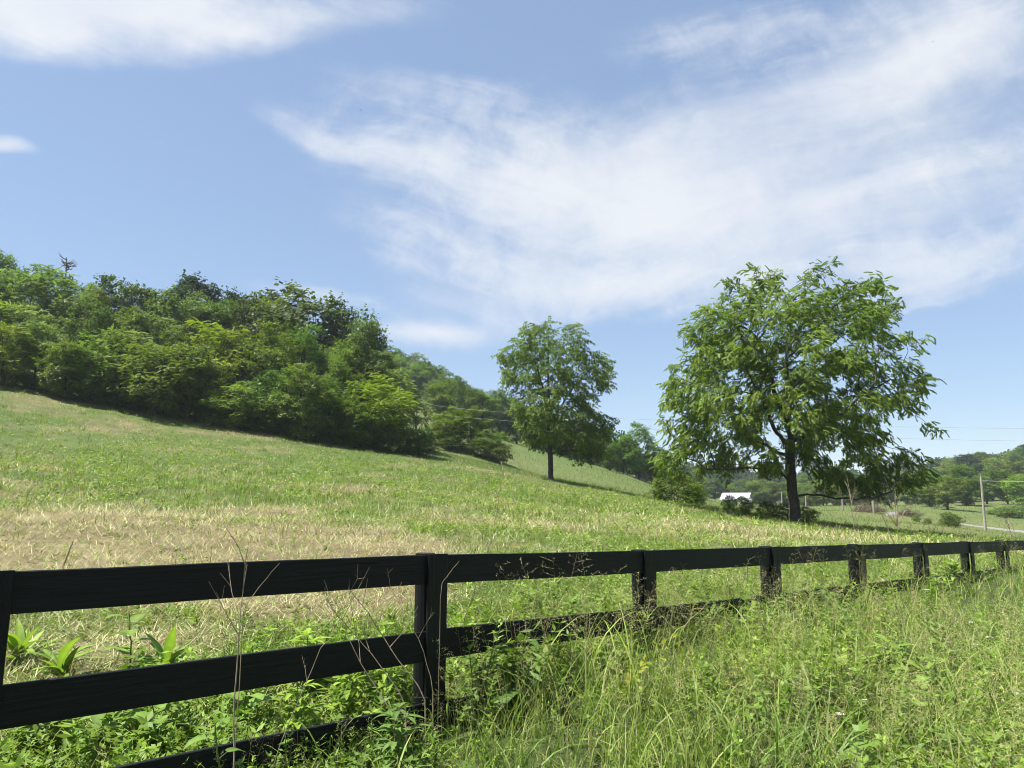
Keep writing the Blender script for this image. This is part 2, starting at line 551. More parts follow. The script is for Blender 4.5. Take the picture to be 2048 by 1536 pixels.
def build_ground():
    ang = np.concatenate([np.linspace(-58, 58, 520), np.linspace(58, 302, 62)[1:-1]])
    ang = np.radians(ang)
    r = np.concatenate([[0.0], np.exp(np.linspace(math.log(0.6), math.log(2600), 270))])
    A, R = np.meshgrid(ang, r)
    x, y = R * np.sin(A), R * np.cos(A)
    z = height(x, y)
    na, nr = len(ang), len(r)
    V = np.stack([x, y, z], -1).reshape(-1, 3)
    i, j = np.meshgrid(np.arange(nr - 1), np.arange(na), indexing='ij')
    j2 = (j + 1) % na
    Fq = np.stack([i * na + j, i * na + j2, (i + 1) * na + j2, (i + 1) * na + j], -1).reshape(-1, 4)
    C = ground_colour(V[:, 0], V[:, 1])
    m, N = new_mat("field_ground")
    t = m.node_tree
    a = N.new('ShaderNodeAttribute', attribute_name='col')
    geo = N.new('ShaderNodeNewGeometry')
    n1 = N.noise(geo.outputs['Position'], 5.5, 8, 0.7)
    n2 = N.noise(geo.outputs['Position'], 0.9, 6, 0.65)
    hs = N.new('ShaderNodeHueSaturation')
    t.links.new(a.outputs['Color'], hs.inputs['Color'])
    val = N.m('ADD', N.m('MULTIPLY', n1, 1.1), N.m('MULTIPLY', n2, 0.9))
    N.put(hs.inputs['Value'], N.m('MAXIMUM', val, 0.3))
    N.put(hs.inputs['Hue'], N.m('MULTIPLY_ADD', n2, 0.05, 0.473))
    p = N.new('ShaderNodeBsdfPrincipled')
    p.inputs['Roughness'].default_value = 0.9
    p.inputs['Specular IOR Level'].default_value = 0.15
    t.links.new(hs.outputs[0], p.inputs['Base Color'])
    b = N.new('ShaderNodeBump')
    b.inputs['Strength'].default_value = 0.7
    b.inputs['Distance'].default_value = 0.25
    t.links.new(N.m('ADD', N.m('MULTIPLY', n1, 0.35), n2), b.inputs['Height'])
    t.links.new(b.outputs[0], p.inputs['Normal'])
    o = N.new('ShaderNodeOutputMaterial')
    t.links.new(p.outputs[0], o.inputs[0])
    prop(link_mesh("ground", make_mesh("ground", V, Fq, m, C, True)), kind='structure')


build_ground()

# the pale lane in the valley, a draped sheet with real thickness at its edges
def build_lane():
    pts = [(1905, 1058, None), (1935, 1057, None), (1960, 1057.5, None), (2000, 1059, None), (2030, 1061, None), (2120, 1064, None), (2300, 1068, None)]
    path = np.array([at(px, py, 118 - (px - 1905) * 0.02)[:2] for px, py, _ in pts])
    s = np.linspace(0, len(path) - 1, 60)
    X = np.interp(s, np.arange(len(path)), path[:, 0]); Y = np.interp(s, np.arange(len(path)), path[:, 1])
    V, Fq = [], []
    for k in range(60):
        j = min(k + 1, 59); i = max(k - 1, 0)
        d = np.array([X[j] - X[i], Y[j] - Y[i]]); d /= np.linalg.norm(d)
        n = np.array([-d[1], d[0]])
        for o, dz in ((-1.7, -0.3), (-1.5, 0.10), (0, 0.14), (1.5, 0.10), (1.7, -0.3)):
            x, y = X[k] + n[0] * o, Y[k] + n[1] * o
            V.append((x, y, hgt(x, y) + dz * .5 + 0.03))
        if k:
            for q in range(4):
                a = (k - 1) * 5 + q
                Fq.append((a, a + 1, a + 6, a + 5))
    prop(link_mesh("road", make_mesh("road", np.array(V), np.array(Fq), M_road)), kind='structure')


build_lane()

# ------------------------------------------------------------------ tubes, leaves, trees


def tube(G, P, R, sides, col=(0.1, 0.1, 0.1)):
    P = np.asarray(P, float); R = np.asarray(R, float)
    n = len(P)
    T = np.gradient(P, axis=0)
    T /= np.maximum(np.linalg.norm(T, axis=1, keepdims=True), 1e-9)
    ref = np.array([0.31, 0.95, 0.05]) if abs(T[:, 2]).mean() > 0.6 else np.array([0.05, 0.1, 1.0])
    U = np.cross(T, ref); U /= np.maximum(np.linalg.norm(U, axis=1, keepdims=True), 1e-9)
    W = np.cross(T, U)
    a = np.arange(sides) * 2 * math.pi / sides
    V = P[:, None] + R[:, None, None] * (np.cos(a)[None, :, None] * U[:, None] + np.sin(a)[None, :, None] * W[:, None])
    i, j = np.meshgrid(np.arange(n - 1), np.arange(sides), indexing='ij')
    j2 = (j + 1) % sides
    Fq = np.stack([i * sides + j, i * sides + j2, (i + 1) * sides + j2, (i + 1) * sides + j], -1).reshape(-1, 4)
    G.add(V.reshape(-1, 3), Fq, np.array(col))


def rot_frames(fwd, up):
    """3x3 frames: local y along fwd, local z near up"""
    y = fwd / np.maximum(np.linalg.norm(fwd, axis=-1, keepdims=True), 1e-9)
    x = np.cross(y, up)
    x /= np.maximum(np.linalg.norm(x, axis=-1, keepdims=True), 1e-9)
    z = np.cross(x, y)
    return np.stack([x, y, z], -1)


def stamp(G, tV, tF, O, Rm, S, C):
    """place a template at many frames; C is one colour for each copy (or for each copy and vertex)"""
    n, k = len(O), len(tV)
    V = np.einsum('nij,kj->nki', Rm, tV) * np.asarray(S).reshape(-1, 1, 1) + O[:, None]
    Fq = (np.arange(n)[:, None, None] * k + tF[None]).reshape(-1, 4)
    C = np.asarray(C)
    if C.ndim == 2:
        C = np.repeat(C, k, axis=0)
    G.add(V.reshape(-1, 3), Fq, C.reshape(-1, 3))


def leaf_quad(base, fwd, up, L, W, bend=0.0):
    f = fwd / np.linalg.norm(fwd)
    x = np.cross(f, up); x /= np.linalg.norm(x)
    n = np.cross(x, f)
    return [base, base + f * L * .45 + x * W / 2 + n * bend, base + f * L, base + f * L * .45 - x * W / 2 + n * bend]


def compound_template(pairs, L, leaflet, width, droop, r):
    """a pinnate leaf: leaflets along a drooping rachis, local +y outwards"""
    V, Fq = [], []
    def put(q):
        k = len(V); V.extend(q); Fq.append((k, k + 1, k + 2, k + 3))
    for i in range(pairs):
        s = 0.25 + 0.75 * i / max(pairs - 1, 1)
        b = np.array([0, s * L, -droop * L * s * s])
        for sg in (-1, 1):
            f = np.array([sg * 0.85, 0.55, -0.55 - 0.3 * r.random()])
            put(leaf_quad(b, f, np.array([0.2 * sg, 0, 1.0]), leaflet * (0.8 + 0.4 * r.random()), width, 0.01))
    put(leaf_quad(np.array([0, L, -droop * L]), np.array([0, 1, -1.0]), np.array([0, 0, 1.0]), leaflet * 1.15, width))
    return np.array(V), np.array(Fq)


def spray_template(n, L, leaf, width, r, flat=0.35):
    V, Fq = [], []
    for i in range(n):
        s = r.random()
        b = np.array([(r.random() - .5) * L * .55, s * L, (r.random() - .5) * L * flat])
        a = r.random() * 6.283
        f = np.array([math.cos(a), math.sin(a) * .8 + .5, -0.35 + 0.5 * (r.random() - .5)])
        up = np.array([(r.random() - .5) * 1.3, (r.random() - .5) * 1.3, 1.0])
        k = len(V)
        V.extend(leaf_quad(b, f, up, leaf * (.7 + .6 * r.random()), width * (.7 + .6 * r.random())))
        Fq.append((k, k + 1, k + 2, k + 3))
    return np.array(V), np.array(Fq)


def colonize(attr, nodes, parent, D, di, dk, maxit, trop, r):
    pos = [np.array(p, float) for p in nodes]
    par = list(parent)
    nch = [0] * len(pos)
    for p in par:
        if p >= 0: nch[p] += 1
    A = attr.copy()
    P = np.array(pos)
    d = np.linalg.norm(A[:, None] - P[None], axis=2)
    near, dist = d.argmin(1), d.min(1)
    for it in range(maxit):
        act = dist < di
        if not act.any(): break
        idx = near[act]
        v = A[act] - P[idx]
        v /= np.maximum(np.linalg.norm(v, axis=1, keepdims=True), 1e-9)
        acc = np.zeros((len(P), 3))
        np.add.at(acc, idx, v)
        un = np.unique(idx)
        dirs = acc[un]
        dirs /= np.maximum(np.linalg.norm(dirs, axis=1, keepdims=True), 1e-9)
        dirs = dirs + trop + r.normal(0, 0.16, dirs.shape)
        dirs /= np.linalg.norm(dirs, axis=1, keepdims=True)
        new = P[un] + dirs * D
        dm = np.linalg.norm(new[:, None] - P[None], axis=2).min(1)
        ok = (dm > D * 0.45) & (np.array([nch[u] for u in un]) < 3)
        un, new = un[ok], new[ok]
        if len(new) == 0: break
        base = len(P)
        for u in un:
            par.append(int(u)); nch[u] += 1; nch.append(0)
        P = np.concatenate([P, new])
        dn = np.linalg.norm(A[:, None] - new[None], axis=2)
        k = dn.argmin(1); dd = dn[np.arange(len(A)), k]
        bt = dd < dist
        near = np.where(bt, base + k, near); dist = np.where(bt, dd, dist)
        keep = dist > dk
        A, near, dist = A[keep], near[keep], dist[keep]
        if len(A) == 0: break
    return P, np.array(par)


def skeleton_mesh(P, par, r_tip, r_base, gamma, sides_big=9, min_r=0.0, flare=1.35):
    n = len(P)
    kids = [[] for _ in range(n)]
    for i, p in enumerate(par):
        if p >= 0: kids[p].append(i)
    order = list(range(n))
    w = np.zeros(n)
    for i in reversed(order):                                  # children always come later than parents
        w[i] = max(r_tip ** gamma, sum(w[k] for k in kids[i]))
    R = w ** (1 / gamma)
    sc = (r_base / R[0])
    e = math.log(r_base / r_tip) / max(math.log(R[0] / r_tip), 1e-6)
    R = r_tip * (R / r_tip) ** e
    G = Geo()
    started = [0]
    heads = [(0, None)]
    while heads:
        i, p0 = heads.pop()
        pts, rs = [], []
        if p0 is not None:
            pts.append(P[p0]); rs.append(min(R[i] * 1.25, R[p0]))
        while True:
            pts.append(P[i]); rs.append(R[i])
            if not kids[i]: break
            ks = sorted(kids[i], key=lambda k: -R[k])
            for k in ks[1:]: heads.append((k, i))
            i = ks[0]
        if len(pts) < 2 or max(rs) < min_r: continue
        pts, rs = np.array(pts), np.array(rs)
        if p0 is None:
            h = pts[:, 2] - pts[0, 2]
            rs = rs * (1 + (flare - 1) * np.exp(-h / (r_base * 1.6)))
        tube(G, pts, rs, sides_big if max(rs) > 0.08 else (6 if max(rs) > 0.03 else 4))
    return G, R, kids


def clumped(sampler, n_clump, per, radius, r):
    c = np.array([sampler(r) for _ in range(n_clump)])
    q = r.normal(0, 1, (n_clump, per, 3)); q /= np.linalg.norm(q, axis=2, keepdims=True)
    q *= (radius * r.random((n_clump, per, 1)) ** (1 / 3)) * np.array([1, 1, 0.72])
    tint = np.repeat(np.arange(n_clump), per)
    return (c[:, None] + q).reshape(-1, 3), c, tint


def in_poly(pt, poly):
    x, y = pt
    c = False
    j = len(poly) - 1
    for i in range(len(poly)):
        xi, yi = poly[i]; xj, yj = poly[j]
        if (yi > y) != (yj > y) and x < (xj - xi) * (y - yi) / (yj - yi) + xi: c = not c
        j = i
    return c


def leaves_for(P, R, kids, templates, per, colA, colB, r, crown_c, tint_centres, r_max, scale=(0.8, 1.25), droop=0.35, spread=.10):
    """compound leaves at the thin end of every twig"""
    G = Geo()
    idx = np.nonzero(R < r_max)[0]
    idx = np.repeat(idx, per)
    n = len(idx)
    O = P[idx] + r.normal(0, spread, (n, 3)) * np.array([1, 1, .8])
    out = O - crown_c
    out /= np.maximum(np.linalg.norm(out, axis=1, keepdims=True), 1e-6)
    f = out * 0.8 + r.normal(0, 0.75, (n, 3))
    f[:, 2] = f[:, 2] * 0.45 - droop
    up = np.tile([0, 0, 1.0], (n, 1)) + r.normal(0, 0.35, (n, 3)) + out * 0.35
    Rm = rot_frames(f, up)
    d = np.linalg.norm(O[:, None] - tint_centres[None], axis=2).argmin(1)
    tint = r.random(len(tint_centres))[d]
    k = np.clip(tint * 0.65 + r.random(n) * 0.35, 0, 1)[:, None]
    C = colA + (colB - colA) * k
    C = C * (0.82 + 0.36 * r.random((n, 1)))
    S = r.uniform(scale[0], scale[1], n)
    which = r.integers(0, len(templates), n)
    for q, (tV, tF) in enumerate(templates):
        s = which == q
        if s.any(): stamp(G, tV, tF, O[s], Rm[s], S[s], C[s])
    return G


def outline_tree(name, base_px, Y, poly_px, depth, limbs, label, seed, n_clump, per, clump_r, D, trunk_r, leaf_t, leaf_per, colA, colB, trunk_top, holes=(), leaf_scale=(.8, 1.25), r_max=0.02, group=None, shrink=0.9, droop=0.3, spread=.10):
    """a tree whose crown fills a traced outline with its own depth; metres about its base"""
    r = np.random.default_rng(seed)
    b = at(base_px[0], base_px[1], Y)
    b[2] = hgt(b[0], b[1])
    mpp = np.linalg.norm(at(base_px[0], base_px[1], Y) - at(base_px[0] + 1, base_px[1], Y))
    zb = at(base_px[0], base_px[1], Y)[2]
    yaw = math.atan2(b[0], b[1])
    conv = lambda px, py: ((px - base_px[0]) * mpp, at(base_px[0], py, Y)[2] - b[2])
    poly = [conv(*p) for p in poly_px]
    mx_, mz_ = (sum(p[i] for p in poly) / len(poly) for i in (0, 1))
    poly = [(mx_ + (x - mx_) * shrink, mz_ + (z - mz_) * (shrink - (.035 if z > mz_ else 0))) for x, z in poly]
    xs = [p[0] for p in poly]; zs = [p[1] for p in poly]
    x0, x1, z0, z1 = min(xs), max(xs), min(zs), max(zs)
    hl = [(*conv(h[0], h[1]), h[2] * mpp) for h in holes]

    def sampler(r):
        while True:
            x, z = r.uniform(x0, x1), r.uniform(z0, z1)
            if not in_poly((x, z), poly): continue
            # half width of the crown at this height gives its depth there
            half = 0.5 * (x1 - x0) * math.sqrt(max(0.08, 1 - ((z - (z0 + z1) * .5) / ((z1 - z0) * .56)) ** 2))
            xm = 0.5 * (x0 + x1)
            e = math.sqrt(max(0.06, 1 - min(1, ((x - xm) / max(half, .5)) ** 2)))
            y = r.uniform(-1, 1)
            y = np.sign(y) * abs(y) ** 0.7 * depth * e * half / (0.5 * (x1 - x0))
            skip = False
            for hx, hz, hr in hl:
                if (x - hx) ** 2 + (z - hz) ** 2 < hr * hr: skip = True
            if skip and r.random() < 0.93: continue
            return (x, y, z)

    A, cc, _ = clumped(sampler, n_clump, per, clump_r, r)
    nodes, par = [], []
    zz = np.arange(0, trunk_top, D)
    wob = np.cumsum(r.normal(0, 0.022, (len(zz), 2)), axis=0)
    for i, z in enumerate(zz):
        nodes.append((wob[i, 0], wob[i, 1], z)); par.append(i - 1)
    for start, pts in limbs:                                   # a few main limbs are drawn, the rest grows
        s = conv(*start)
        k = int(np.argmin([abs(nd[2] - s[1]) for nd in nodes[:len(zz)]]))
        last = k
        prev = np.array(nodes[k])
        for (px, py, yy) in pts:
            x, z = conv(px, py)
            q = np.array([x, yy, z])
            m = max(1, int(np.linalg.norm(q - prev) / D))
            for j in range(1, m + 1):
                nodes.append(tuple(prev + (q - prev) * j / m + r.normal(0, .05, 3) * (j < m))); par.append(last); last = len(nodes) - 1
            prev = q
    P, pr = colonize(A, nodes, par, D, 4.2, D * 1.15, 160, np.array([0, 0, 0.05]), r)
    Gt, R, kids = skeleton_mesh(P, pr, 0.007, trunk_r, 2.3, 12)
    t = empty(name, b, label, "tree", group, -yaw)
    link_mesh("trunk", Gt.mesh("trunk", M_bark, True), t)
    Gl = leaves_for(P, R, kids, leaf_t, leaf_per, np.array(colA), np.array(colB), r, np.array([0, 0, (z0 + z1) * .45]), cc, r_max, leaf_scale, droop, spread)
    link_mesh("crown", Gl.mesh("crown", M_leaf), t)
    return t


tr_ = np.random.default_rng(5)
walnut_leaf = [compound_template(6, 0.36, 0.145, 0.068, d, tr_) for d in (0.15, 0.35, 0.65, 0.45)]
maple_leaf = [compound_template(3, 0.42, 0.24, 0.105, d, tr_) for d in (0.2, 0.5, 0.7)]

outline_tree("walnut_tree", (1590, 1045), 42.0,
    [(1325, 955), (1308, 900), (1335, 850), (1330, 775), (1388, 705), (1385, 645), (1420, 595), (1492, 572), (1560, 548), (1618, 538), (1668, 545), (1692, 592),
     (1712, 562), (1762, 572), (1812, 632), (1815, 680), (1856, 690), (1856, 745), (1838, 795), (1842, 845), (1868, 870), (1805, 892), (1832, 915),
     (1830, 985), (1780, 1000), (1700, 990), (1655, 965), (1625, 930), (1560, 935), (1520, 960), (1470, 965), (1400, 955)],
    6.6,
    [((1590, 965), [(1565, 945, -.6), (1530, 938, -1.2), (1490, 938, -2.0), (1430, 940, -2.2)]),
     ((1590, 985), [(1640, 990, -.8), (1700, 1000, -1.8), (1760, 985, -2.4)]),
     ((1590, 915), [(1555, 900, .8), (1510, 860, 1.2), (1470, 820, 1.5)]),
     ((1590, 890), [(1640, 865, .3), (1690, 830, .6), (1750, 780, .8)]),
     ((1590, 870), [(1570, 800, -.4), (1555, 740, -.6), (1530, 670, -.6)]),
     ((1590, 905), [(1630, 860, 1.2), (1660, 800, 2.4)]), ((1590, 900), [(1560, 860, -1.6), (1540, 800, -3.0)])],
    "large spreading walnut tree with a dark trunk and drooping leaves, alone at the field's foot",
    21, 360, 14, 0.85, 0.36, 0.275, walnut_leaf, 6, (0.060, 0.108, 0.011), (0.160, 0.215, 0.023), 9.5,
    [(1705, 800, 34), (1750, 835, 30), (1660, 890, 26), (1480, 935, 18), (1795, 880, 26), (1520, 905, 16), (1450, 700, 14), (1560, 850, 18), (1620, 760, 16), (1510, 770, 14), (1640, 640, 12)], (.75, 1.15), 0.0125, shrink=.935, droop=.30, spread=.17)

outline_tree("hickory_tree", (1101, 960), 61.0,
    [(1000, 700), (1032, 672), (1045, 650), (1080, 637), (1115, 633), (1150, 656), (1166, 684), (1208, 708), (1226, 752), (1208, 778), (1204, 800),
     (1216, 835), (1240, 865), (1236, 905), (1205, 918), (1178, 925), (1140, 905), (1105, 880), (1062, 895), (1045, 880), (1030, 850), (1030, 800), (1002, 788), (1012, 745)],
    4.4,
    [((1101, 905), [(1130, 900, -.5), (1160, 905, -1.2), (1185, 930, -1.8)]),
     ((1101, 880), [(1070, 830, .5), (1050, 790, .6)]), ((1101, 860), [(1130, 800, .4), (1160, 760, .6)]),
     ((1101, 840), [(1085, 770, -.4), (1070, 720, -.6)])],
    "slender upright hickory tree alone on the mown slope, smaller and farther than the spreading walnut",
    33, 190, 14, 0.85, 0.40, 0.20, maple_leaf, 4, (0.056, 0.098, 0.012), (0.130, 0.180, 0.022), 10.6,
    [(1180, 795, 14), (1150, 850, 12), (1035, 800, 12), (1070, 760, 9), (1135, 720, 8), (1055, 860, 9)], (.85, 1.3), 0.0125, shrink=.94)


def make_prototype(kind, seed):
    """one broadleaf tree of unit height in metres, as two meshes: trunk and crown"""
    r = np.random.default_rng(seed)
    H, W, low, ncl, per, cr, trunk_r, templ, lper, cA, cB, rm, droop = kind
    nl = int(r.integers(15, 20))
    lobes = []
    while len(lobes) < nl:                                   # the crown is a heap of separate leafy heads
        q = r.uniform(-1, 1, 3)
        if not 0.12 < (q ** 2).sum() < 0.8: continue
        c = np.array([q[0] * W * .40, q[1] * W * .40, low + (H - low) * (.04 + .88 * (q[2] + 1) / 2)])
        rr = W * r.uniform(.16, .25)
        if any(np.linalg.norm((c - l[0]) * np.array([1, 1, .9])) < .75 * (rr + l[1]) * .8 for l in lobes) and r.random() < .93: continue
        lobes.append((c, rr))
    pr_ = np.array([l[1] ** 2 for l in lobes]); pr_ /= pr_.sum()
    def sampler(r):
        c, rr = lobes[int(r.choice(len(lobes), p=pr_))]
        q = r.normal(0, 1, 3); q /= np.linalg.norm(q)
        q[2] = q[2] * .8 + .15
        p = c + q * rr * r.uniform(.45, 1.0)
        p[2] = max(p[2], low * .8 + .1 + .25 * r.random())
        return tuple(p)
    A, cc, _ = clumped(sampler, ncl, per, cr, r)
    D = 0.42
    nodes, par = [], []
    zz = np.arange(0, max(low, H * .45), D)
    wob = np.cumsum(r.normal(0, 0.05, (len(zz), 2)), axis=0)
    for i, z in enumerate(zz):
        nodes.append((wob[i, 0], wob[i, 1], z)); par.append(i - 1)
    P, pr = colonize(A, nodes, par, D, 4.5, D * 1.2, 120, np.array([0, 0, 0.06]), r)
    Gt, R, kids = skeleton_mesh(P, pr, 0.010, trunk_r, 2.3, 8, min_r=0.018)
    Gl = leaves_for(P, R, kids, templ, lper, np.array(cA), np.array(cB), r, np.array([0, 0, (H + low) * .42]), cc, rm, (.8, 1.3), droop)
    Hr = float(np.percentile(np.concatenate(Gl.V)[:, 2], 99.6))
    return Gt.mesh("trunk", M_bark, True), Gl.mesh("crown", M_leaf_v), Hr


sp_round = [spray_template(10, 0.72, 0.23, 0.15, tr_) for _ in range(4)]
sp_fine = [compound_template(6, 0.52, 0.17, 0.085, d, tr_) for d in (0.1, 0.25, .45)]
sp_coarse = [spray_template(6, 0.8, 0.34, 0.2, tr_) for _ in range(3)]
KIND = {
    # H, W, low, clumps, per, clump radius, trunk r, templates, per twig, colours, r_max, droop
    'oak':    (12.0, 8.2, 0.9, 165, 9, 0.78, 0.22, sp_round, 4, (0.062, 0.104, 0.013), (0.126, 0.176, 0.024), 0.019, 0.2),
    'locust': (10.0, 7.6, 0.2, 175, 8, 0.74, 0.16, sp_fine, 4, (0.090, 0.137, 0.014), (0.168, 0.208, 0.026), 0.019, 0.05),
    'maple':  (11.0, 7.0, 0.5, 165, 9, 0.74, 0.2, sp_round, 4, (0.070, 0.118, 0.014), (0.138, 0.190, 0.025), 0.019, 0.2),
    'open':   (12.0, 7.4, 3.0, 78, 9, 0.72, 0.22, sp_coarse, 3, (0.042, 0.074, 0.013), (0.085, 0.125, 0.021), 0.019, 0.2),
    'shrub':  (4.6, 5.2, 0.0, 110, 8, 0.55, 0.06, sp_round, 3, (0.062, 0.104, 0.013), (0.125, 0.175, 0.022), 0.019, 0.1),
    'cedar':  (12.0, 5.6, 0.4, 130, 8, 0.74, 0.2, sp_coarse, 4, (0.022, 0.044, 0.014), (0.045, 0.073, 0.022), 0.019, 0.4),
}
PROTO = {}
for k, (nm, kd) in enumerate(KIND.items()):
    PROTO[nm] = [make_prototype(kd, 100 + 10 * k + j) for j in range(2 if nm in ('open', 'cedar') else 3)]

NAME = {'oak': 'oak_tree', 'locust': 'locust_tree', 'maple': 'maple_tree', 'open': 'open_crowned_tree', 'shrub': 'shrub', 'cedar': 'dark_tree'}
LOOK = {'oak': 'dark green round-headed tree', 'locust': 'pale yellow-green feathery tree', 'maple': 'mid green full-leaved tree',
        'open': 'dark open-limbed tree', 'shrub': 'leafy green shrub', 'cedar': 'narrow dark bluish tree'}
used_first = {}


def plant_tree(kind, px, topy, Y, label, group, wscale=1.0, base_h=None, seed=None, name=None):
    r = np.random.default_rng(int(px * 7 + Y * 131 + (seed or 0)))
    lst = PROTO[kind]
    tm, cm, H = lst[int(r.integers(0, len(lst)))]
    p = at(px, topy, Y)
    g = hgt(p[0], p[1])
    h = base_h if base_h else max(1.0, p[2] - g)
    s = h / H
    o = empty(name or NAME[kind], (p[0], p[1], g - 0.1), label, 'shrub' if kind == 'shrub' else 'tree', group, r.random() * 6.283)
    o.scale = (s * wscale * r.uniform(.9, 1.12), s * wscale * r.uniform(.9, 1.12), s)
    link_mesh("trunk", tm, o)
    link_mesh("crown", cm, o)
    return o


ORD = ['first', 'second', 'third', 'fourth', 'fifth', 'sixth', 'seventh', 'eighth', 'ninth', 'tenth', 'eleventh', 'twelfth', 'thirteenth', 'fourteenth',
       'fifteenth', 'sixteenth', 'seventeenth', 'eighteenth', 'nineteenth', 'twentieth', 'twenty-first', 'twenty-second', 'twenty-third', 'twenty-fourth'] + ['twenty-' + x for x in ('fifth', 'sixth', 'seventh', 'eighth', 'ninth')] + ['thirtieth'] + ['thirty-' + x for x in ('first', 'second', 'third', 'fourth', 'fifth', 'sixth')]

ROWS = [
    # row of the hillside wood, its trees (px, top row, kind, width)
    ("along the field edge", 60.5, [(-70, 655, 'locust', 1.2), (15, 640, 'locust', 1.25), (75, 655, 'maple', 1.2), (135, 690, 'oak', 1.3), (190, 680, 'locust', 1.3), (250, 668, 'locust', 1.3), (315, 690, 'locust', 1.35),
                                   (372, 700, 'maple', 1.3), (420, 725, 'oak', 1.3), (470, 765, 'locust', 1.5), (515, 775, 'shrub', 1.1), (560, 745, 'oak', 1.25), (615, 740, 'maple', 1.2), (662, 770, 'oak', 1.2)]),
    ("in the second row of the wood", 70, [(-40, 600, 'locust', 1.1), (45, 612, 'locust', 1.2), (110, 640, 'oak', 1.1), (175, 590, 'oak', 1.05), (255, 622, 'maple', 1.1), (310, 640, 'locust', 1.2), (370, 650, 'maple', 1.1), (430, 640, 'locust', 1.25),
                                           (490, 660, 'maple', 1.1), (545, 640, 'oak', 1.1), (610, 668, 'oak', 1.1), (655, 690, 'maple', 1.0), (700, 665, 'maple', 1.0)]),
    ("in the third row of the wood", 84, [(-20, 560, 'oak', 1.1), (60, 560, 'locust', 1.15), (110, 522, 'locust', 1.5), (200, 580, 'maple', 1.0), (250, 548, 'open', .9), (300, 590, 'maple', 1.1), (345, 582, 'oak', 1.1),
                                          (395, 600, 'maple', .9), (450, 610, 'oak', 1.0), (505, 598, 'open', .8), (540, 605, 'maple', .9), (585, 576, 'open', 1.5), (640, 590, 'oak', .95), (668, 592, 'open', .85), (715, 618, 'open', .9)]),
    ("on the skyline of the wood", 112, [(-30, 500, 'oak', 1.2), (10, 508, 'oak', 1.0), (60, 545, 'oak', 1.1), (160, 555, 'oak', 1.1), (190, 562, 'maple', .9), (330, 582, 'oak', 1.0), (365, 572, 'oak', .9), (395, 570, 'cedar', 1.2), (438, 585, 'cedar', 1.0), (475, 588, 'cedar', 1.0), (520, 600, 'maple', 1.0), (560, 600, 'oak', 1.0)]),
]
JIT = np.random.default_rng(12)
for where, Y, row in ROWS:
    for i, (px, ty, kd, ws) in enumerate(row):
        # the edge of the wood runs slightly away to the right
        yy = Y + (px - 400) * 0.008 + (i % 3 - 1) * 1.2
        if Y > 80 and kd == 'oak' and JIT.random() < .35: kd, ws = 'open', ws * 1.1
        plant_tree(kd, px, ty + JIT.uniform(-16, 9), yy, f"{LOOK[kd]} {where}, {ORD[i]} from the left", "trees of the hillside wood", ws * (1.0 if Y < 65 else .9))
# the trees that end the wood at its right-hand point
plant_tree('maple', 738, 640, 70, "tall bright green tree clad in creeper near the point of the wood", "trees of the hillside wood", .72)
plant_tree('locust', 757, 742, 63.5, "broad bright yellow-green tree at the very point of the wood", "trees of the hillside wood", 1.3)
plant_tree('maple', 712, 790, 62, "low dark tree on the left of the bright tree at the point of the wood", "trees of the hillside wood", 1.3)
plant_tree('locust', 788, 742, 69, "feathery tree behind the bright tree at the point of the wood", "trees of the hillside wood", 1.0)
plant_tree('oak', 784, 835, 64, "dark low tree whose skirts touch the field at the point of the wood", "trees of the hillside wood", 1.15)
plant_tree('oak', 690, 700, 68, "dark tree between the tall creeper-clad tree and the second row", "trees of the hillside wood", 1.0)
r_ = np.random.default_rng(77)
for i, px in enumerate(np.arange(-20, 835, 25)):             # dark undergrowth that skirts the wood
    top = np.interp(px, [0, 100, 400, 650, 835], [745, 775, 815, 845, 868]) + r_.uniform(-26, 8)
    plant_tree('shrub', px + r_.uniform(-8, 8), top, np.interp(px, [0, 835], [58.5, 63.5]) + r_.uniform(-.8, .8),
               f"low shrub skirting the hillside wood at the mown field, {ORD[i]} from the left", "shrubs along the edge of the wood", 1.35)

# the wooded ridge behind, seen between the wood and the slender tree
ridge_px = [835, 985, 1130, 1240, 1300]
for j, (Y, dy) in enumerate(((150, 95), (185, 55), (225, 12), (262, 0))):
    for i, px in enumerate(np.arange(790 - j * 14, 1330, 30 if j < 2 else 26)):
        base = np.interp(px, [780, 850, 900, 1000, 1050, 1130, 1200, 1290, 1330], [690, 718, 755, 785, 805, 835, 862, 905, 925])
        lim = np.interp(px, [780, 1330], [1.0, 0.45])
        ty = base + dy * lim + r_.uniform(-8, 12)
        if j == 0 and 840 < px < 1230 and px < 1010: ty += 12
        if j < 2 and px > 1215: continue
        if j == 0 and px < 860: continue
        kd = ['oak', 'cedar', 'maple', 'oak', 'oak'][int(r_.integers(0, 5))]
        pxj = px + r_.uniform(-7, 7)
        p = at(pxj, ty, Y + r_.uniform(-8, 8))
        h = np.clip(p[2] - hgt(p[0], p[1]), 8.0, 17)
        p2 = plant_tree(kd, pxj, ty, p[1], "distant broadleaf tree, one of many alike on the wooded ridge behind the field", "trees of the far ridge", 1.35, base_h=h)
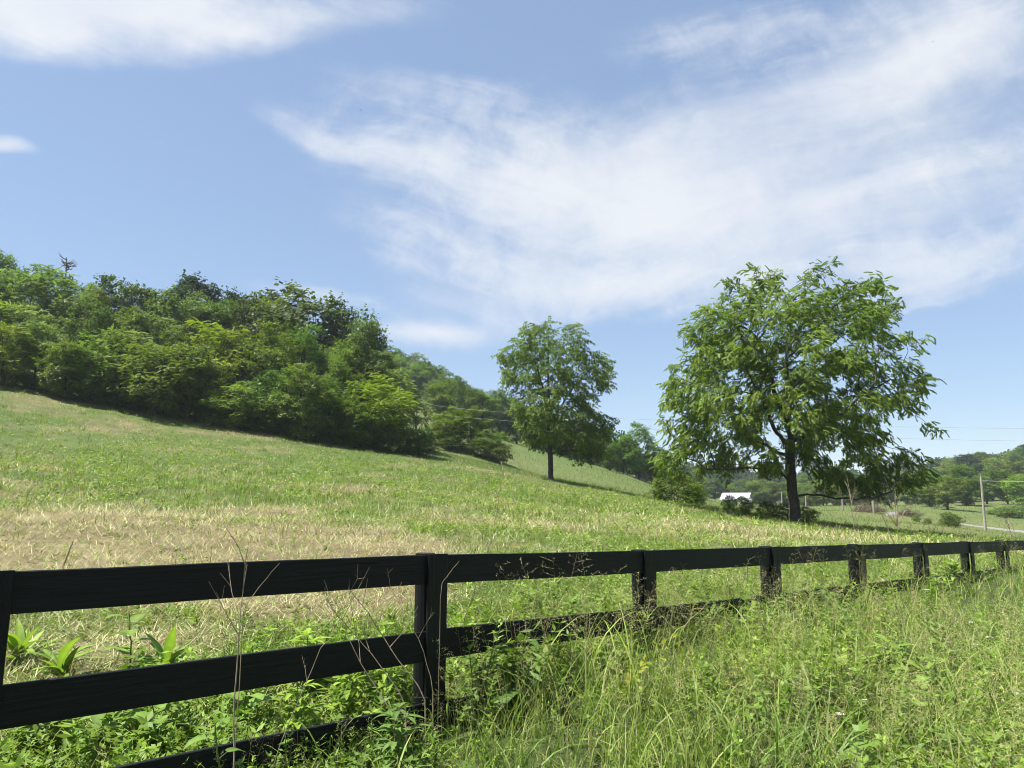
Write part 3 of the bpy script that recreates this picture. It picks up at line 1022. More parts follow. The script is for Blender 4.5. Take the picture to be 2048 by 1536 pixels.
# trees and clumps of the middle distance
for (px, ty, Y, kd, ws, lab) in [
    (898, 812, 88, 'oak', 1.35, "dense green round tree, largest of the clump on the slope behind the wood"),
    (942, 812, 90, 'maple', 1.4, "green tree in the middle of the clump on the slope behind the wood"),
    (985, 858, 88.5, 'oak', 1.6, "low dark tree at the downhill end of the clump behind the wood"),
    (872, 848, 90, 'shrub', 1.35, "leafy shrub at the uphill end of the clump behind the wood"),
    (905, 868, 86.5, 'shrub', 1.5, "broad shrub at the foot of the largest tree in the clump behind the wood"),
    (998, 885, 87.5, 'shrub', 1.4, "last low shrub downhill of the clump behind the wood"),
    (962, 872, 87, 'shrub', 1.4, "leafy shrub filling the front of the clump behind the wood"),
    (918, 752, 138, 'open', .42, "thin vine-covered snag rising above the clump behind the wood"),
    (1000, 775, 150, 'open', .8, "open-branched tree left of the slender hickory on the far slope"),
    (1245, 868, 128, 'oak', 1.3, "dark tree between the slender hickory and the large walnut, left of a pair"),
    (1275, 846, 126, 'oak', 1.15, "tall dark tree between the slender hickory and the large walnut"),
    (1312, 890, 130, 'oak', 1.3, "dark tree half hidden behind the left side of the large walnut"),
    (1218, 905, 124, 'maple', 1.2, "low tree behind the right-hand skirts of the slender hickory"),
    (1352, 945, 50, 'shrub', 1.15, "round green bush at the crest left of the large walnut"),
    (1386, 962, 49, 'shrub', 1.1, "leafy shrub joined to the round bush at the crest"),
    (1318, 962, 50.5, 'shrub', .55, "thin upright sapling on the left of the round bush at the crest"),
    (1890, 950, 152, 'oak', 1.45, "broad round dark tree on the far bank right of the large walnut"),
    (1855, 945, 165, 'maple', 1.2, "mid green tree behind the broad round tree on the far bank"),
    (1925, 932, 172, 'maple', 1.2, "light green tree rising above the broad round tree on the far bank"),
    (1968, 935, 182, 'oak', 1.2, "dark tree behind the tall bare pole"),
    (2010, 940, 180, 'oak', 1.2, "dark tree right of the tall bare pole on the far bank"),
    (2045, 950, 160, 'locust', 1.3, "pale feathery tree right of the tall bare pole, cut by the picture edge"),
    (2080, 930, 175, 'oak', 1.2, "dark tree on the far bank beyond the pale feathery one"),
    (1900, 1022, 98, 'shrub', 1.1, "bright rounded shrub beside the pale lane left of the tall pole"),
    (1884, 1035, 100, 'shrub', 1.0, "small pale shrub leaning on the bright rounded one by the lane"),
    (1832, 1030, 108, 'shrub', .9, "little dark shrub alone on the green slope below the broad round tree"),
    (1855, 1040, 104, 'shrub', 1.1, "low shrub between the little dark one and the bright rounded one"),
    (2010, 1012, 140, 'shrub', 1.6, "leafy shrub on the bank right of the tall pole"),
    (2035, 1008, 142, 'shrub', 1.5, "yellow-green shrub at the right end of the bank beyond the lane"),
    (1985, 1018, 145, 'shrub', 1.5, "low shrub on the bank just right of the tall pole"),
    (1370, 985, 170, 'shrub', 1.6, "far shrub on the green slope above the tin-roofed house"),
]:
    plant_tree(kd, px, ty, Y, lab, "trees and shrubs of the middle distance", ws)
# weeds and little shrubs around the foot of the walnut
for (px, ty, Y, ws, lab) in [
    (1460, 990, 44, 1.0, "dark-leaved shrub at the crest before the tin-roofed house"), (1490, 1012, 43, 1.0, "low dark shrub right of the house at the crest"),
    (1532, 1020, 43.5, 1.1, "lowest weedy shrub left of the walnut trunk"), (1562, 1024, 43, 1.1, "weedy shrub close on the left of the walnut trunk"),
    (1612, 1020, 42.5, 1.1, "leafy shrub close on the right of the walnut trunk")]:
    plant_tree('shrub', px, ty, Y, lab, "weedy shrubs at the foot of the walnut", ws)
# far side of the valley, row after row
for j, (Y, yl, kdl) in enumerate(((215, (975, 962, 955, 945), 'om'), (265, (968, 948, 930, 915), 'oc'), (330, (962, 935, 912, 893), 'oc'))):
    for i, px in enumerate(np.arange(1395 + 7 * j, 2150, 21)):
        if 1415 < px < 1512 and j == 0: continue
        ty = np.interp(px, [1400, 1800, 1920, 2060, 2150], [yl[0] + 5, yl[1] + 8, yl[2], yl[3], yl[3] - 12]) + r_.uniform(-7, 9)
        kd = {'o': 'oak', 'm': 'maple', 'c': 'cedar'}[kdl[int(r_.integers(0, 2))]]
        p = at(px, ty, Y)
        h = np.clip(p[2] - hgt(p[0], p[1]), 7.0, 16)
        kd = {'oak': 'locust', 'cedar': 'oak'}.get(kd, kd) if r_.random() < .5 else kd
        plant_tree(kd, px + r_.uniform(-6, 6), ty, Y + r_.uniform(-9, 9), "distant broadleaf tree, one of many alike along the far side of the valley", "trees of the far valley side", 1.35, base_h=h)


def far_wood():
    """the last ridge reads as one mass of crowns"""
    r = np.random.default_rng(9)
    G = Geo()
    tV, tF = spray_template(9, 2.4, 1.5, 1.1, r)
    tV = tV - np.array([0, 1.2, 0])
    O, C, U = [], [], []
    for k in range(420):
        px = r.uniform(1180, 2300); Y = r.uniform(400, 640)
        p = at(px, 768, Y)
        g = hgt(p[0], p[1])
        H = r.uniform(9, 14); W = r.uniform(3.5, 5)
        q = r.normal(0, 1, (60, 3)); q /= np.linalg.norm(q, axis=1, keepdims=True); q[:, 2] = np.abs(q[:, 2]) * 1.3 - 0.3
        O.append(np.array([p[0], p[1], g + H * .5]) + q * np.array([W, W, H * .5]))
        C.append(np.tile(np.array([0.042, 0.072, 0.018]) * r.uniform(.7, 1.3), (60, 1)))
        U.append(q)
    O, C, U = map(np.concatenate, (O, C, U))
    n = len(O)
    Rm = rot_frames(r.normal(0, 1, (n, 3)), U + r.normal(0, .3, (n, 3)))
    stamp(G, tV, tF, O, Rm, r.uniform(.8, 1.3, n), C)
    o = prop(link_mesh("far_wood", G.mesh("far_wood", M_leaf)), "mass of distant woodland closing the valley behind the house", "wood", kind='stuff')


far_wood()

# ------------------------------------------------------------------ the fence
def box_mesh(G, p0, p1, up, w, h, col=(0, 0, 0), taper=0.0, bev=0.004):
    """a board from p0 to p1 (centre line), w thick, h tall along up, with small chamfers"""
    p0, p1, up = map(lambda a: np.asarray(a, float), (p0, p1, up))
    f = p1 - p0; f /= np.linalg.norm(f)
    s = np.cross(f, up); s /= np.linalg.norm(s)
    u = np.cross(s, f)
    prof = [(-w / 2 + bev, -h / 2), (w / 2 - bev, -h / 2), (w / 2, -h / 2 + bev), (w / 2, h / 2 - bev), (w / 2 - bev, h / 2), (-w / 2 + bev, h / 2), (-w / 2, h / 2 - bev), (-w / 2, -h / 2 + bev)]
    n = 10
    V = []
    for k in range(n + 1):
        c = p0 + (p1 - p0) * k / n
        for a, b in prof:
            V.append(c + s * a + u * b)
    Fq = []
    for k in range(n):
        for j in range(8):
            j2 = (j + 1) % 8
            Fq.append((k * 8 + j, k * 8 + j2, (k + 1) * 8 + j2, (k + 1) * 8 + j))
    for b in (0, n * 8):
        q = [(0, 1, 2, 7), (7, 2, 3, 6), (6, 3, 4, 5)]
        for a in q:
            Fq.append(tuple(b + i for i in (a if b else a[::-1])))
    G.add(np.array(V), np.array(Fq), np.array(col))


def jitter_board(me, amp, seed):
    """old boards are never quite straight"""
    n = len(me.vertices)
    co = np.empty(n * 3, np.float32); me.vertices.foreach_get('co', co); co = co.reshape(-1, 3)
    r = np.random.default_rng(seed)
    k = np.repeat(np.cumsum(r.normal(0, amp, (n // 8 + 1, 2)), axis=0), 8, axis=0)[:n]
    co[:, 2] += k[:, 0] - np.linspace(0, 1, n) * k[-1, 0]
    me.vertices.foreach_set('co', co.ravel())
    me.update()


POST_PX = {0: (-26, 1143.6), 1: (866, 1109), 2: (1292, 1101.5), 3: (1545, 1094), 4: (1718, 1089.5), 5: (1845, 1086), 6: (1938, 1083.5), 7: (2008, 1081.5)}


def fence_posts():
    out = []
    for k, (px, py) in POST_PX.items():
        d = pix_dir(px, py)
        den = d[0] * FN[0] + d[1] * FN[1]
        s = (F1[0] * FN[0] + F1[1] * FN[1]) / den
        out.append((fence_t(d[0] * s, d[1] * s), CAM_H + d[2] * s))
    return out


FP = fence_posts()
print("fence posts t, z:", [(round(a, 2), round(b, 2)) for a, b in FP])
sp = 2.44
ext = [(FP[0][0] - sp * k, FP[0][1] + 0.02 * k) for k in (2, 1)] + FP
lt, lz = FP[-1]
for k in range(1, 9):
    ext.append((lt + sp * k, lz - 0.075 * k))


def fence_xyz(t, z, off=0.0):
    return np.array([F1[0] + FD[0] * t + FN[0] * off, F1[1] + FD[1] * t + FN[1] * off, z])


FA = math.atan2(FD[1], FD[0])


def build_fence():
    b = fence_xyz(FP[1][0], hgt(*fence_xyz(FP[1][0], 0)[:2]))
    root = empty("board_fence", b, "black painted board fence with three rails on round posts, running away along the verge", "fence", None, FA)
    ca, sa = math.cos(FA), math.sin(FA)
    RM = np.array([[ca, -sa, 0], [sa, ca, 0], [0, 0, 1.0]])

    def fin(G):
        G.V = [v @ RM for v in G.V]
        return G

    inv = -b
    RT, RH = 0.026, 0.192            # rail thickness and height
    drop = (0.0, 0.50, 0.965)
    r = np.random.default_rng(3)
    for i, (t, z) in enumerate(ext):
        g = hgt(*fence_xyz(t, 0)[:2])
        G = Geo()
        lean = r.normal(0, .006, 2)
        P = [fence_xyz(t + lean[0] * (q - 1), g - 0.3 + (z + .005 - g + .3) * q, -0.013 - 0.072) for q in np.linspace(0, 1, 8)]
        R = np.full(8, 0.068) * np.array([1.06, 1.04, 1.02, 1, 1, 1, .99, .98])
        P.append(P[-1] + np.array([0, 0, .003])); R = np.r_[R, 0.001]
        tube(G, np.array(P) + inv, R, 16)
        link_mesh("post", fin(G).mesh("post", M_fence_up, False), root)
        G = Geo()
        lx = r.normal(0, .006)
        box_mesh(G, fence_xyz(t + .02, z + .004, 0.028) + inv, fence_xyz(t + .02 + lx - 0.02, max(g - .1, z - 1.35), 0.030) + inv, np.array([FD[0], FD[1], 0]), 0.022, 0.165)
        link_mesh("face_board", fin(G).mesh("face_board", M_fence_up), root)
        if i + 1 < len(ext):
            t2, z2 = ext[i + 1]
            for q, d in enumerate(drop):
                G = Geo()
                dz0, dz1 = r.normal(0, .006, 2)
                off = 0.0015 * ((i + q) % 2)
                box_mesh(G, fence_xyz(t + 0.004, z - d - RH / 2 + dz0 * (q > 0), off) + inv, fence_xyz(t2 - 0.004, z2 - d - RH / 2 + dz1 * (q > 0), off) + inv, np.array([0, 0, 1.0]), RT, RH)
                me = fin(G).mesh("rail", M_fence)
                jitter_board(me, 0.0016, i * 5 + q)
                link_mesh("rail", me, root)


build_fence()

# ------------------------------------------------------------------ poles, wires, house, brush
def utility_pole(px, topy, basey, Y, label, lean=0.0, crossarm=False, radius=0.14):
    top = at(px, topy, Y)
    b = np.array([top[0], top[1], hgt(top[0], top[1])])
    h = top[2] - b[2]
    o = empty("utility_pole", b, label, "pole", "utility poles in the valley")
    G = Geo()
    q = np.linspace(0, 1, 7)
    tube(G, np.c_[q * lean * h, q * 0, -0.5 + q * (h + .5)], radius * (1.15 - .35 * q), 10)
    link_mesh("shaft", G.mesh("shaft", M_pole, True), o)
    G = Geo()
    tube(G, [(lean * h, 0, h), (lean * h, 0, h + .10), (lean * h, 0, h + .13)], [0.05, 0.05, 0.005], 8)
    link_mesh("insulator", G.mesh("insulator", M_insul, True), o)
    if crossarm:
        G = Geo()
        box_mesh(G, (-0.9, -.16, h - .5), (0.9, -.16, h - .5), np.array([0, 0, 1.0]), .09, .11)
        link_mesh("crossarm", G.mesh("crossarm", M_pole), o)
    return b, h


utility_pole(1961, 953, 1067, 105, "tall bare weathered wooden pole beside the pale lane", 0.006, radius=.16)
utility_pole(833, 806, 902, 87, "wooden power pole at the point of the wood, taller of a close pair", .0)
utility_pole(826, 822, 905, 86, "wooden power pole at the point of the wood, shorter of a close pair", .03, radius=.11)
utility_pole(1563, 986, 1018, 150, "thin wooden pole in the meadow just left of the walnut trunk")
utility_pole(1611, 990, 1020, 135, "thin wooden pole in the meadow just right of the walnut trunk")
utility_pole(1684, 995, 1026, 128, "thin wooden pole under the right-hand boughs of the walnut")
utility_pole(1745, 986, 1030, 112, "pale wooden pole before the brown brush heap")


def wire(pts, label, rad_=0.012, name="power_line"):
    P = [at(*p) for p in pts]
    P = np.array(P)
    # smooth the sagging line through its points
    s = np.linspace(0, len(P) - 1, 70)
    k = np.arange(len(P))
    co = np.polyfit(k, P, 3 if len(P) > 3 else 2)
    Q = sum(np.outer(s ** (len(co) - 1 - i), co[i]) for i in range(len(co)))
    G = Geo()
    tube(G, Q, np.full(70, rad_), 5)
    prop(link_mesh(name, G.mesh(name, M_wire, True)), label, "power line", "power lines across the valley")


wire([(833, 803, 87), (950, 817, 86), (1150, 833, 85), (1336, 842, 84), (1750, 853, 83), (2048, 856, 82), (2250, 857, 82)], "upper of the two long power lines sagging past both lone trees")
wire([(826, 820, 86), (950, 834, 85), (1150, 851, 84), (1336, 860, 83), (1750, 877, 81), (2048, 881, 80), (2250, 882, 80)], "lower of the two long power lines sagging past both lone trees")
wire([(1962, 961, 105), (2010, 963, 103), (2048, 963, 101), (2120, 962, 99)], "short thin wire leading from the tall bare pole to the pale feathery tree", 0.02)


def house():
    c = at(1474, 1011, 195)
    g = max(hgt(c[0], c[1]), c[2])
    o = empty("farm_house", (c[0], c[1], g - .1), "low grey farm house with a bright tin roof, below the walnut's left boughs", "house", None, rad(-32))
    o.scale = (.86, .86, .9)
    W, L, hw, hr = 4.6, 7.4, 1.9, 3.5
    V = np.array([(-L / 2, -W / 2, 0), (L / 2, -W / 2, 0), (L / 2, W / 2, 0), (-L / 2, W / 2, 0), (-L / 2, -W / 2, hw), (L / 2, -W / 2, hw), (L / 2, W / 2, hw), (-L / 2, W / 2, hw), (-L / 2, 0, hr), (L / 2, 0, hr)], float)
    Fq = np.array([(0, 1, 5, 4), (1, 2, 6, 5), (2, 3, 7, 6), (3, 0, 4, 7), (5, 6, 9, 9), (7, 4, 8, 8)])
    me = bpy.data.meshes.new("wall"); me.from_pydata([tuple(v) for v in V], [], [tuple(dict.fromkeys(f)) for f in Fq.tolist()]); me.materials.append(M_board)
    link_mesh("wall", me, o)
    G = Geo()
    e, th = 0.5, 0.07
    for s in (-1, 1):
        a = np.array([(-L / 2 - e, 0, hr + .06), (L / 2 + e, 0, hr + .06), (L / 2 + e, s * (W / 2 + e), hw - .2), (-L / 2 - e, s * (W / 2 + e), hw - .2)])
        V8 = np.concatenate([a, a + np.array([0, 0, th])])
        G.add(V8, [(0, 1, 2, 3), (4, 5, 6, 7), (0, 1, 5, 4), (1, 2, 6, 5), (2, 3, 7, 6), (3, 0, 4, 7)], np.array([.6, .6, .6]))
    link_mesh("roof", G.mesh("roof", M_metal), o)
    # a lower wing with its gable to the field
    G = Geo()
    V2 = np.array([(1.2, -W / 2 - 3.2, 0), (4.6, -W / 2 - 3.2, 0), (4.6, -W / 2, 0), (1.2, -W / 2, 0), (1.2, -W / 2 - 3.2, 1.6), (4.6, -W / 2 - 3.2, 1.6), (4.6, -W / 2, 1.6), (1.2, -W / 2, 1.6), (2.9, -W / 2 - 3.2, 2.6), (2.9, -W / 2 + 1.2, 2.6)], float)
    me = bpy.data.meshes.new("wing_wall"); me.from_pydata([tuple(v) for v in V2], [], [(0, 1, 5, 4), (1, 2, 6, 5), (3, 0, 4, 7), (4, 5, 8)]); me.materials.append(M_board)
    link_mesh("wing_wall", me, o)
    G = Geo()
    for s in (-1, 1):
        a = np.array([(2.9, -W / 2 - 3.6, 2.68), (2.9, -W / 2 + 1.2, 2.68), (2.9 + s * 2.1, -W / 2 + .6, 1.5), (2.9 + s * 2.1, -W / 2 - 3.6, 1.5)])
        V8 = np.concatenate([a, a + np.array([0, 0, th])])
        G.add(V8, [(0, 1, 2, 3), (4, 5, 6, 7), (0, 1, 5, 4), (1, 2, 6, 5), (2, 3, 7, 6), (3, 0, 4, 7)], np.array([.6, .6, .6]))
    link_mesh("wing_roof", G.mesh("wing_roof", M_metal), o)


house()


def brush_heap(px, py, Y, w, h, label, name="brush_heap", n=420):
    r = np.random.default_rng(int(px))
    p = at(px, py, Y); g = hgt(p[0], p[1])
    G = Geo()
    for k in range(n):
        a, q = r.random() * 6.283, r.random() ** .5
        hh = h * (1 - q) * r.random()
        b = np.array([math.cos(a) * q * w, math.sin(a) * q * w * .6, hh])
        d = r.normal(0, 1, 3); d[2] = abs(d[2]) * .5; d /= np.linalg.norm(d)
        L = r.uniform(.4, 1.3)
        tube(G, [b, b + d * L * .5 + r.normal(0, .05, 3), b + d * L], [.028, .022, .008], 4)
    prop(link_mesh(name, G.mesh(name, M_brush)), label, "brush heap").location = (p[0], p[1], g)


brush_heap(1738, 1022, 114, 2.3, 1.9, "heap of brown cut brush in the meadow under the walnut's right boughs")
brush_heap(1812, 1012, 118, 2.0, 1.3, "low grey heap of dead branches near the foot of the far bank")


def stone_slab():
    p = at(1772, 1030, 112)
    r = np.random.default_rng(8)
    G = Geo()
    ring = []
    for k in range(14):
        a = k / 14 * 6.283
        ring.append((math.cos(a) * (1.9 + r.uniform(-.2, .2)), math.sin(a) * (0.8 + r.uniform(-.1, .1))))
    V, Fq = [], []
    for s, z in ((1.06, 0), (1.0, .22), (.8, .42), (.02, .5)):
        for x, y in ring: V.append((x * s, y * s, z + 0.22 * x + r.normal(0, .02)))
    for k in range(3):
        for j in range(14):
            Fq.append((k * 14 + j, k * 14 + (j + 1) % 14, (k + 1) * 14 + (j + 1) % 14, (k + 1) * 14 + j))
    G.add(np.array(V), np.array(Fq), np.array([.5, .5, .5]))
    prop(link_mesh("rock_pile", G.mesh("rock_pile", M_road)), "pale flat heap of rock right of the brown brush heap", "rock").location = (p[0], p[1], hgt(p[0], p[1]) - .45)


stone_slab()

# ------------------------------------------------------------------ grasses
def ribbons(G, O, az, L, W, lean, curl, C, segs, z_twist=None):
    """many grass blades at once: they leave the ground at an angle and bend over"""
    n = len(O)
    s = np.linspace(0, 1, segs + 1)
    th = lean[:, None] + curl[:, None] * s[None] ** 1.4                 # angle from the vertical along the blade
    dx, dz = np.sin(th), np.cos(th)
    cx = np.concatenate([np.zeros((n, 1)), np.cumsum((dx[:, 1:] + dx[:, :-1]) / 2, axis=1)], axis=1) / segs
    cz = np.concatenate([np.zeros((n, 1)), np.cumsum((dz[:, 1:] + dz[:, :-1]) / 2, axis=1)], axis=1) / segs
    hx, hy = np.cos(az), np.sin(az)
    P = np.stack([O[:, 0:1] + cx * L[:, None] * hx[:, None], O[:, 1:2] + cx * L[:, None] * hy[:, None], O[:, 2:3] + cz * L[:, None]], -1)
    tw = rng.uniform(-.9, .9, n) if z_twist is None else z_twist
    sx, sy = -np.sin(az + tw), np.cos(az + tw)
    w = W[:, None] * np.array([0.7 if k == 0 else (1 - (k / segs) ** 2.2) for k in range(segs + 1)])[None] * 0.5 + 0.0002
    off = np.stack([sx[:, None] * w, sy[:, None] * w, np.zeros_like(w)], -1)
    V = np.stack([P - off, P + off], 2).reshape(n, -1, 3)
    k = 2 * (segs + 1)
    base = np.array([(2 * j, 2 * j + 1, 2 * j + 3, 2 * j + 2) for j in range(segs)])
    Fq = (np.arange(n)[:, None, None] * k + base[None]).reshape(-1, 4)
    G.add(V.reshape(-1, 3), Fq, np.repeat(C, k, axis=0))


def polar(n, r0, r1, a0=-42, a1=42, power=1.0):
    a = np.radians(rng.uniform(a0, a1, n))
    u = rng.random(n)
    if power == 1.0:
        r = np.exp(math.log(r0) + u * math.log(r1 / r0))
    else:
        e = 1 - power
        r = (r0 ** e + u * (r1 ** e - r0 ** e)) ** (1 / e)
    return r * np.sin(a), r * np.cos(a), r


def pick(c1, c2, n, lo=.75, hi=1.25):
    k = rng.random((n, 1))
    return (np.array(c1) * (1 - k) + np.array(c2) * k) * rng.uniform(lo, hi, (n, 1))


def wood_edge(x, y):
    """positive under the hillside wood"""
    px = 1024 + F * x / np.maximum(y, 1)
    edge = np.interp(px, [-200, 0, 835, 860], [57, 58.5, 64.5, 400])
    return y - edge


def panicle_template(r, h, nb, spread):
    """a seeding grass: fine stem and an open airy head of spikelets"""
    V, Fq = [], []
    def quad(a, b, w):
        d = b - a
        s = np.cross(d, np.array([r.normal(), r.normal(), .3])); s /= max(np.linalg.norm(s), 1e-9)
        k = len(V)
        V.extend([a - s * w, a + s * w, b + s * w * .8, b - s * w * .8]); Fq.append((k, k + 1, k + 2, k + 3))
    bend = r.uniform(.05, .25); a0 = r.random() * 6.283
    pt = lambda q: np.array([math.cos(a0) * bend * h * q ** 2.2, math.sin(a0) * bend * h * q ** 2.2, h * q])
    for k in range(5):
        quad(pt(k / 5), pt((k + 1) / 5), 0.0011 if k < 4 else .0008)
    for k in range(nb):
        q = 0.72 + 0.28 * k / nb
        b = pt(q); a = r.random() * 6.283
        L = spread * (1.25 - q) * 3 * r.uniform(.5, 1.1) * .5
        e = b + np.array([math.cos(a) * L, math.sin(a) * L, L * r.uniform(.1, .8)])
        quad(b, e, .0006)
        for j in range(4):
            p = b + (e - b) * r.uniform(.45, 1.0) + r.normal(0, .006, 3)
            d = (e - b) / max(np.linalg.norm(e - b), 1e-6) + r.normal(0, .5, 3); d /= np.linalg.norm(d)
            quad(p, p + d * r.uniform(.006, .011), .0019)
    return np.array(V), np.array(Fq)


def whorl_template(r, h, nw, leaf, narrow):
    """a scrambling leafy stem with rings of small leaves"""
    V, Fq = [], []
    bend = r.uniform(.15, .6); a0 = r.random() * 6.283
    pt = lambda q: np.array([math.cos(a0) * bend * h * q ** 1.6, math.sin(a0) * bend * h * q ** 1.6, h * q * (1 - .15 * bend * q)])
    for k in range(4):
        a, b = pt(k / 4), pt((k + 1) / 4)
        s = np.array([-.0012, .0008, 0]); i = len(V)
        V.extend([a - s, a + s, b + s, b - s]); Fq.append((i, i + 1, i + 2, i + 3))
    for w in range(nw):
        q = .25 + .75 * w / (nw - 1)
        b = pt(q)
        m = int(r.integers(3, 7))
        for k in range(m):
            a = 6.283 * k / m + r.uniform(-.5, .5)
            f = np.array([math.cos(a), math.sin(a), r.uniform(-.1, .9)])
            i = len(V)
            L = leaf * r.uniform(.6, 1.2) * (1.15 - .4 * q)
            V.extend(leaf_quad(b + r.normal(0, .004, 3), f, np.array([r.normal(0, .3), r.normal(0, .3), 1.0]), L, L * narrow)); Fq.append((i, i + 1, i + 2, i + 3))
    return np.array(V), np.array(Fq)


def frames_z(n, tilt=.15):
    az = rng.uniform(0, 6.283, n)
    up = np.c_[rng.normal(0, tilt, (n, 2)), np.ones(n)]; up /= np.linalg.norm(up, axis=1, keepdims=True)
    f = np.c_[np.cos(az), np.sin(az), np.zeros(n)]
    x = np.cross(f, up); x /= np.linalg.norm(x, axis=1, keepdims=True)
    return np.stack([x, np.cross(up, x), up], -1)


def mown_field():
    G = Geo()
    # short standing grass
    n = 160000
    x, y, r = polar(n, 5.0, 72, power=1.05)
    keep = (fence_sd(x, y) < -0.15) & (wood_edge(x, y) < 1.0)
    x, y, r = x[keep], y[keep], r[keep]
    s = straw_amount(x, y)
    lush = fbm(x, y, 4.0, 61, 3)
    keep = rng.random(len(x)) < np.clip(1.15 - s * 0.95, 0.12, 1)
    x, y, r, s, lush = x[keep], y[keep], r[keep], s[keep], lush[keep]
    n = len(x)
    big = np.clip(r / 16, 0.8, 2.6)
    O = np.c_[x, y, height(x, y) - 0.01]
    L = rng.uniform(.04, .11, n) * np.clip(big, .9, 1.5) * (0.5 + 1.1 * lush)
    W = rng.uniform(.004, .009, n) * big * 1.25
    C = pick((0.09, 0.17, 0.022), (0.185, 0.27, 0.05), n)
    C2 = pick((0.30, 0.27, 0.11), (0.22, 0.20, 0.07), n)
    C = np.where((rng.random(n) < 0.12 + 0.55 * s)[:, None], C2, C)
    ribbons(G, O, rng.uniform(0, 6.283, n), L, W, rng.uniform(0, .6, n), rng.uniform(.2, 1.5, n), C, 3)
    # tufts the mower bent but did not cut, with dark hollows between them
    nt = 15000
    x, y, r = polar(nt, 5.0, 70, power=1.05)
    keep = (fence_sd(x, y) < -0.15) & (wood_edge(x, y) < 1.0)
    x, y, r = x[keep], y[keep], r[keep]
    s = straw_amount(x, y)
    keep = rng.random(len(x)) < np.clip(1.0 - s * .75, .2, 1)
    x, y, r, s = x[keep], y[keep], r[keep], s[keep]
    per = 15
    sz = rng.lognormal(0, .5, len(x)) * np.clip(r / 16, .75, 1.9)
    lay = rng.uniform(0, 6.283, len(x))
    ct = pick((0.085, 0.155, 0.018), (0.235, 0.29, 0.065), len(x))
    dr = rng.random(len(x)) < (.12 + .5 * s)
    ct[dr] = pick((0.40, 0.36, 0.17), (0.27, 0.22, 0.10), dr.sum())
    x, y, r, sz, lay = (np.repeat(a, per) for a in (x, y, r, sz, lay))
    ct = np.repeat(ct, per, axis=0)
    n = len(x)
    x = x + rng.normal(0, .05, n) * sz; y = y + rng.normal(0, .05, n) * sz
    O = np.c_[x, y, height(x, y) - 0.01]
    ribbons(G, O, lay + rng.normal(0, .9, n), rng.uniform(.05, .14, n) * sz, rng.uniform(.006, .012, n) * np.clip(r / 13, .8, 2.1), rng.uniform(0, .7, n), rng.uniform(.3, 1.8, n), ct * rng.uniform(.65, 1.25, (n, 1)), 3)
    prop(link_mesh("mown_grass", G.mesh("mown_grass", M_grass)), "short green aftermath growing through the mown hillside field", "grass", kind='stuff')
    # clippings that lie where the mower left them
    G = Geo()
    n = 210000
    x, y, r = polar(n, 5.0, 66, power=1.05)
    keep = (fence_sd(x, y) < -0.3) & (wood_edge(x, y) < -0.5)
    x, y, r = x[keep], y[keep], r[keep]
    s = straw_amount(x, y)
    keep = rng.random(len(x)) < np.clip(0.16 + 1.1 * s, 0, 1)
    x, y, r, s = x[keep], y[keep], r[keep], s[keep]
    n = len(x)
    big = np.clip(r / 15, 0.8, 2.6)
    heap = np.clip((fbm(x, y, .55, 47, 2) - .45) * 3.0, 0, 1)
    O = np.c_[x, y, height(x, y) + rng.uniform(0.0, 1.0, n) * (.03 + .13 * heap)]
    L = rng.uniform(.06, .24, n) * np.clip(big, .8, 1.3)
    W = rng.uniform(.004, .009, n) * np.clip(big, .8, 2.0) * 1.15
    C = pick((0.58, 0.55, 0.28), (0.45, 0.41, 0.20), n, .55, 1.2)
    Cg = pick((0.23, 0.30, 0.10), (0.34, 0.38, 0.16), n)
    C = np.where((rng.random(n) < 0.50 - .4 * s)[:, None], Cg, C)
    br = rng.random(n) < 0.12
    C[br] = pick((0.045, 0.033, 0.02), (0.17, 0.115, 0.07), br.sum())  # dark brown bits, partly standing in for shadow specks among the clippings
    ribbons(G, O, rng.uniform(0, 6.283, n), L, W, rng.uniform(.75, 1.6, n), rng.uniform(-.3, .6, n), C, 2)
    prop(link_mesh("hay_clippings", G.mesh("hay_clippings", M_straw)), "dry pale clippings strewn over the mown field", "hay", kind='stuff')
    # small broad leaves: clover, bindweed and the like
    G = Geo()
    n = 130000
    x, y, r = polar(n, 5.0, 56, power=1.05)
    m = fbm(x, y, 2.2, 71, 3)
    keep = (fence_sd(x, y) < -0.15) & (wood_edge(x, y) < -1) & (rng.random(n) < np.clip((m - 0.44) * 5, 0.03, 1)) & (rng.random(n) > straw_amount(x, y) * .9)
    x, y, r = x[keep], y[keep], r[keep]
    n = len(x)
    big = np.clip(r / 14, 0.8, 2.2)
    tV = np.array(leaf_quad(np.zeros(3), np.array([0, 1.0, 0]), np.array([0, 0, 1.0]), 1.0, .62, .05)); tF = np.array([(0, 1, 2, 3)])
    O = np.c_[x, y, height(x, y) + rng.uniform(.01, .11, n) * np.clip(big, .8, 1.4)]
    f = np.c_[rng.normal(0, 1, n), rng.normal(0, 1, n), rng.uniform(-.2, .5, n)]
    up = np.c_[rng.normal(0, .35, (n, 2)), np.ones(n)]
    C = pick((0.10, 0.17, 0.02), (0.22, 0.29, 0.055), n)
    stamp(G, tV, tF, O, rot_frames(f, up), rng.uniform(.03, .085, n) * big, C)
    prop(link_mesh("field_weeds", G.mesh("field_weeds", M_weed)), "low clover and bindweed leaves spread through the mown field", "weeds", kind='stuff')
    # leafy regrowth in scattered clumps
    G = Geo()
    rr_ = np.random.default_rng(70)
    tm = [whorl_template(rr_, 1.0, 5, lf, nr) for lf, nr in ((.22, .55), (.28, .4), (.18, .6), (.30, .3))]
    n = 9000
    x, y, r = polar(n, 5.5, 46, power=1.15)
    m = fbm(x, y, 1.6, 111, 3)
    keep = (fence_sd(x, y) < -0.4) & (wood_edge(x, y) < -3) & (m > .56) & (rng.random(n) > straw_amount(x, y) * .6)
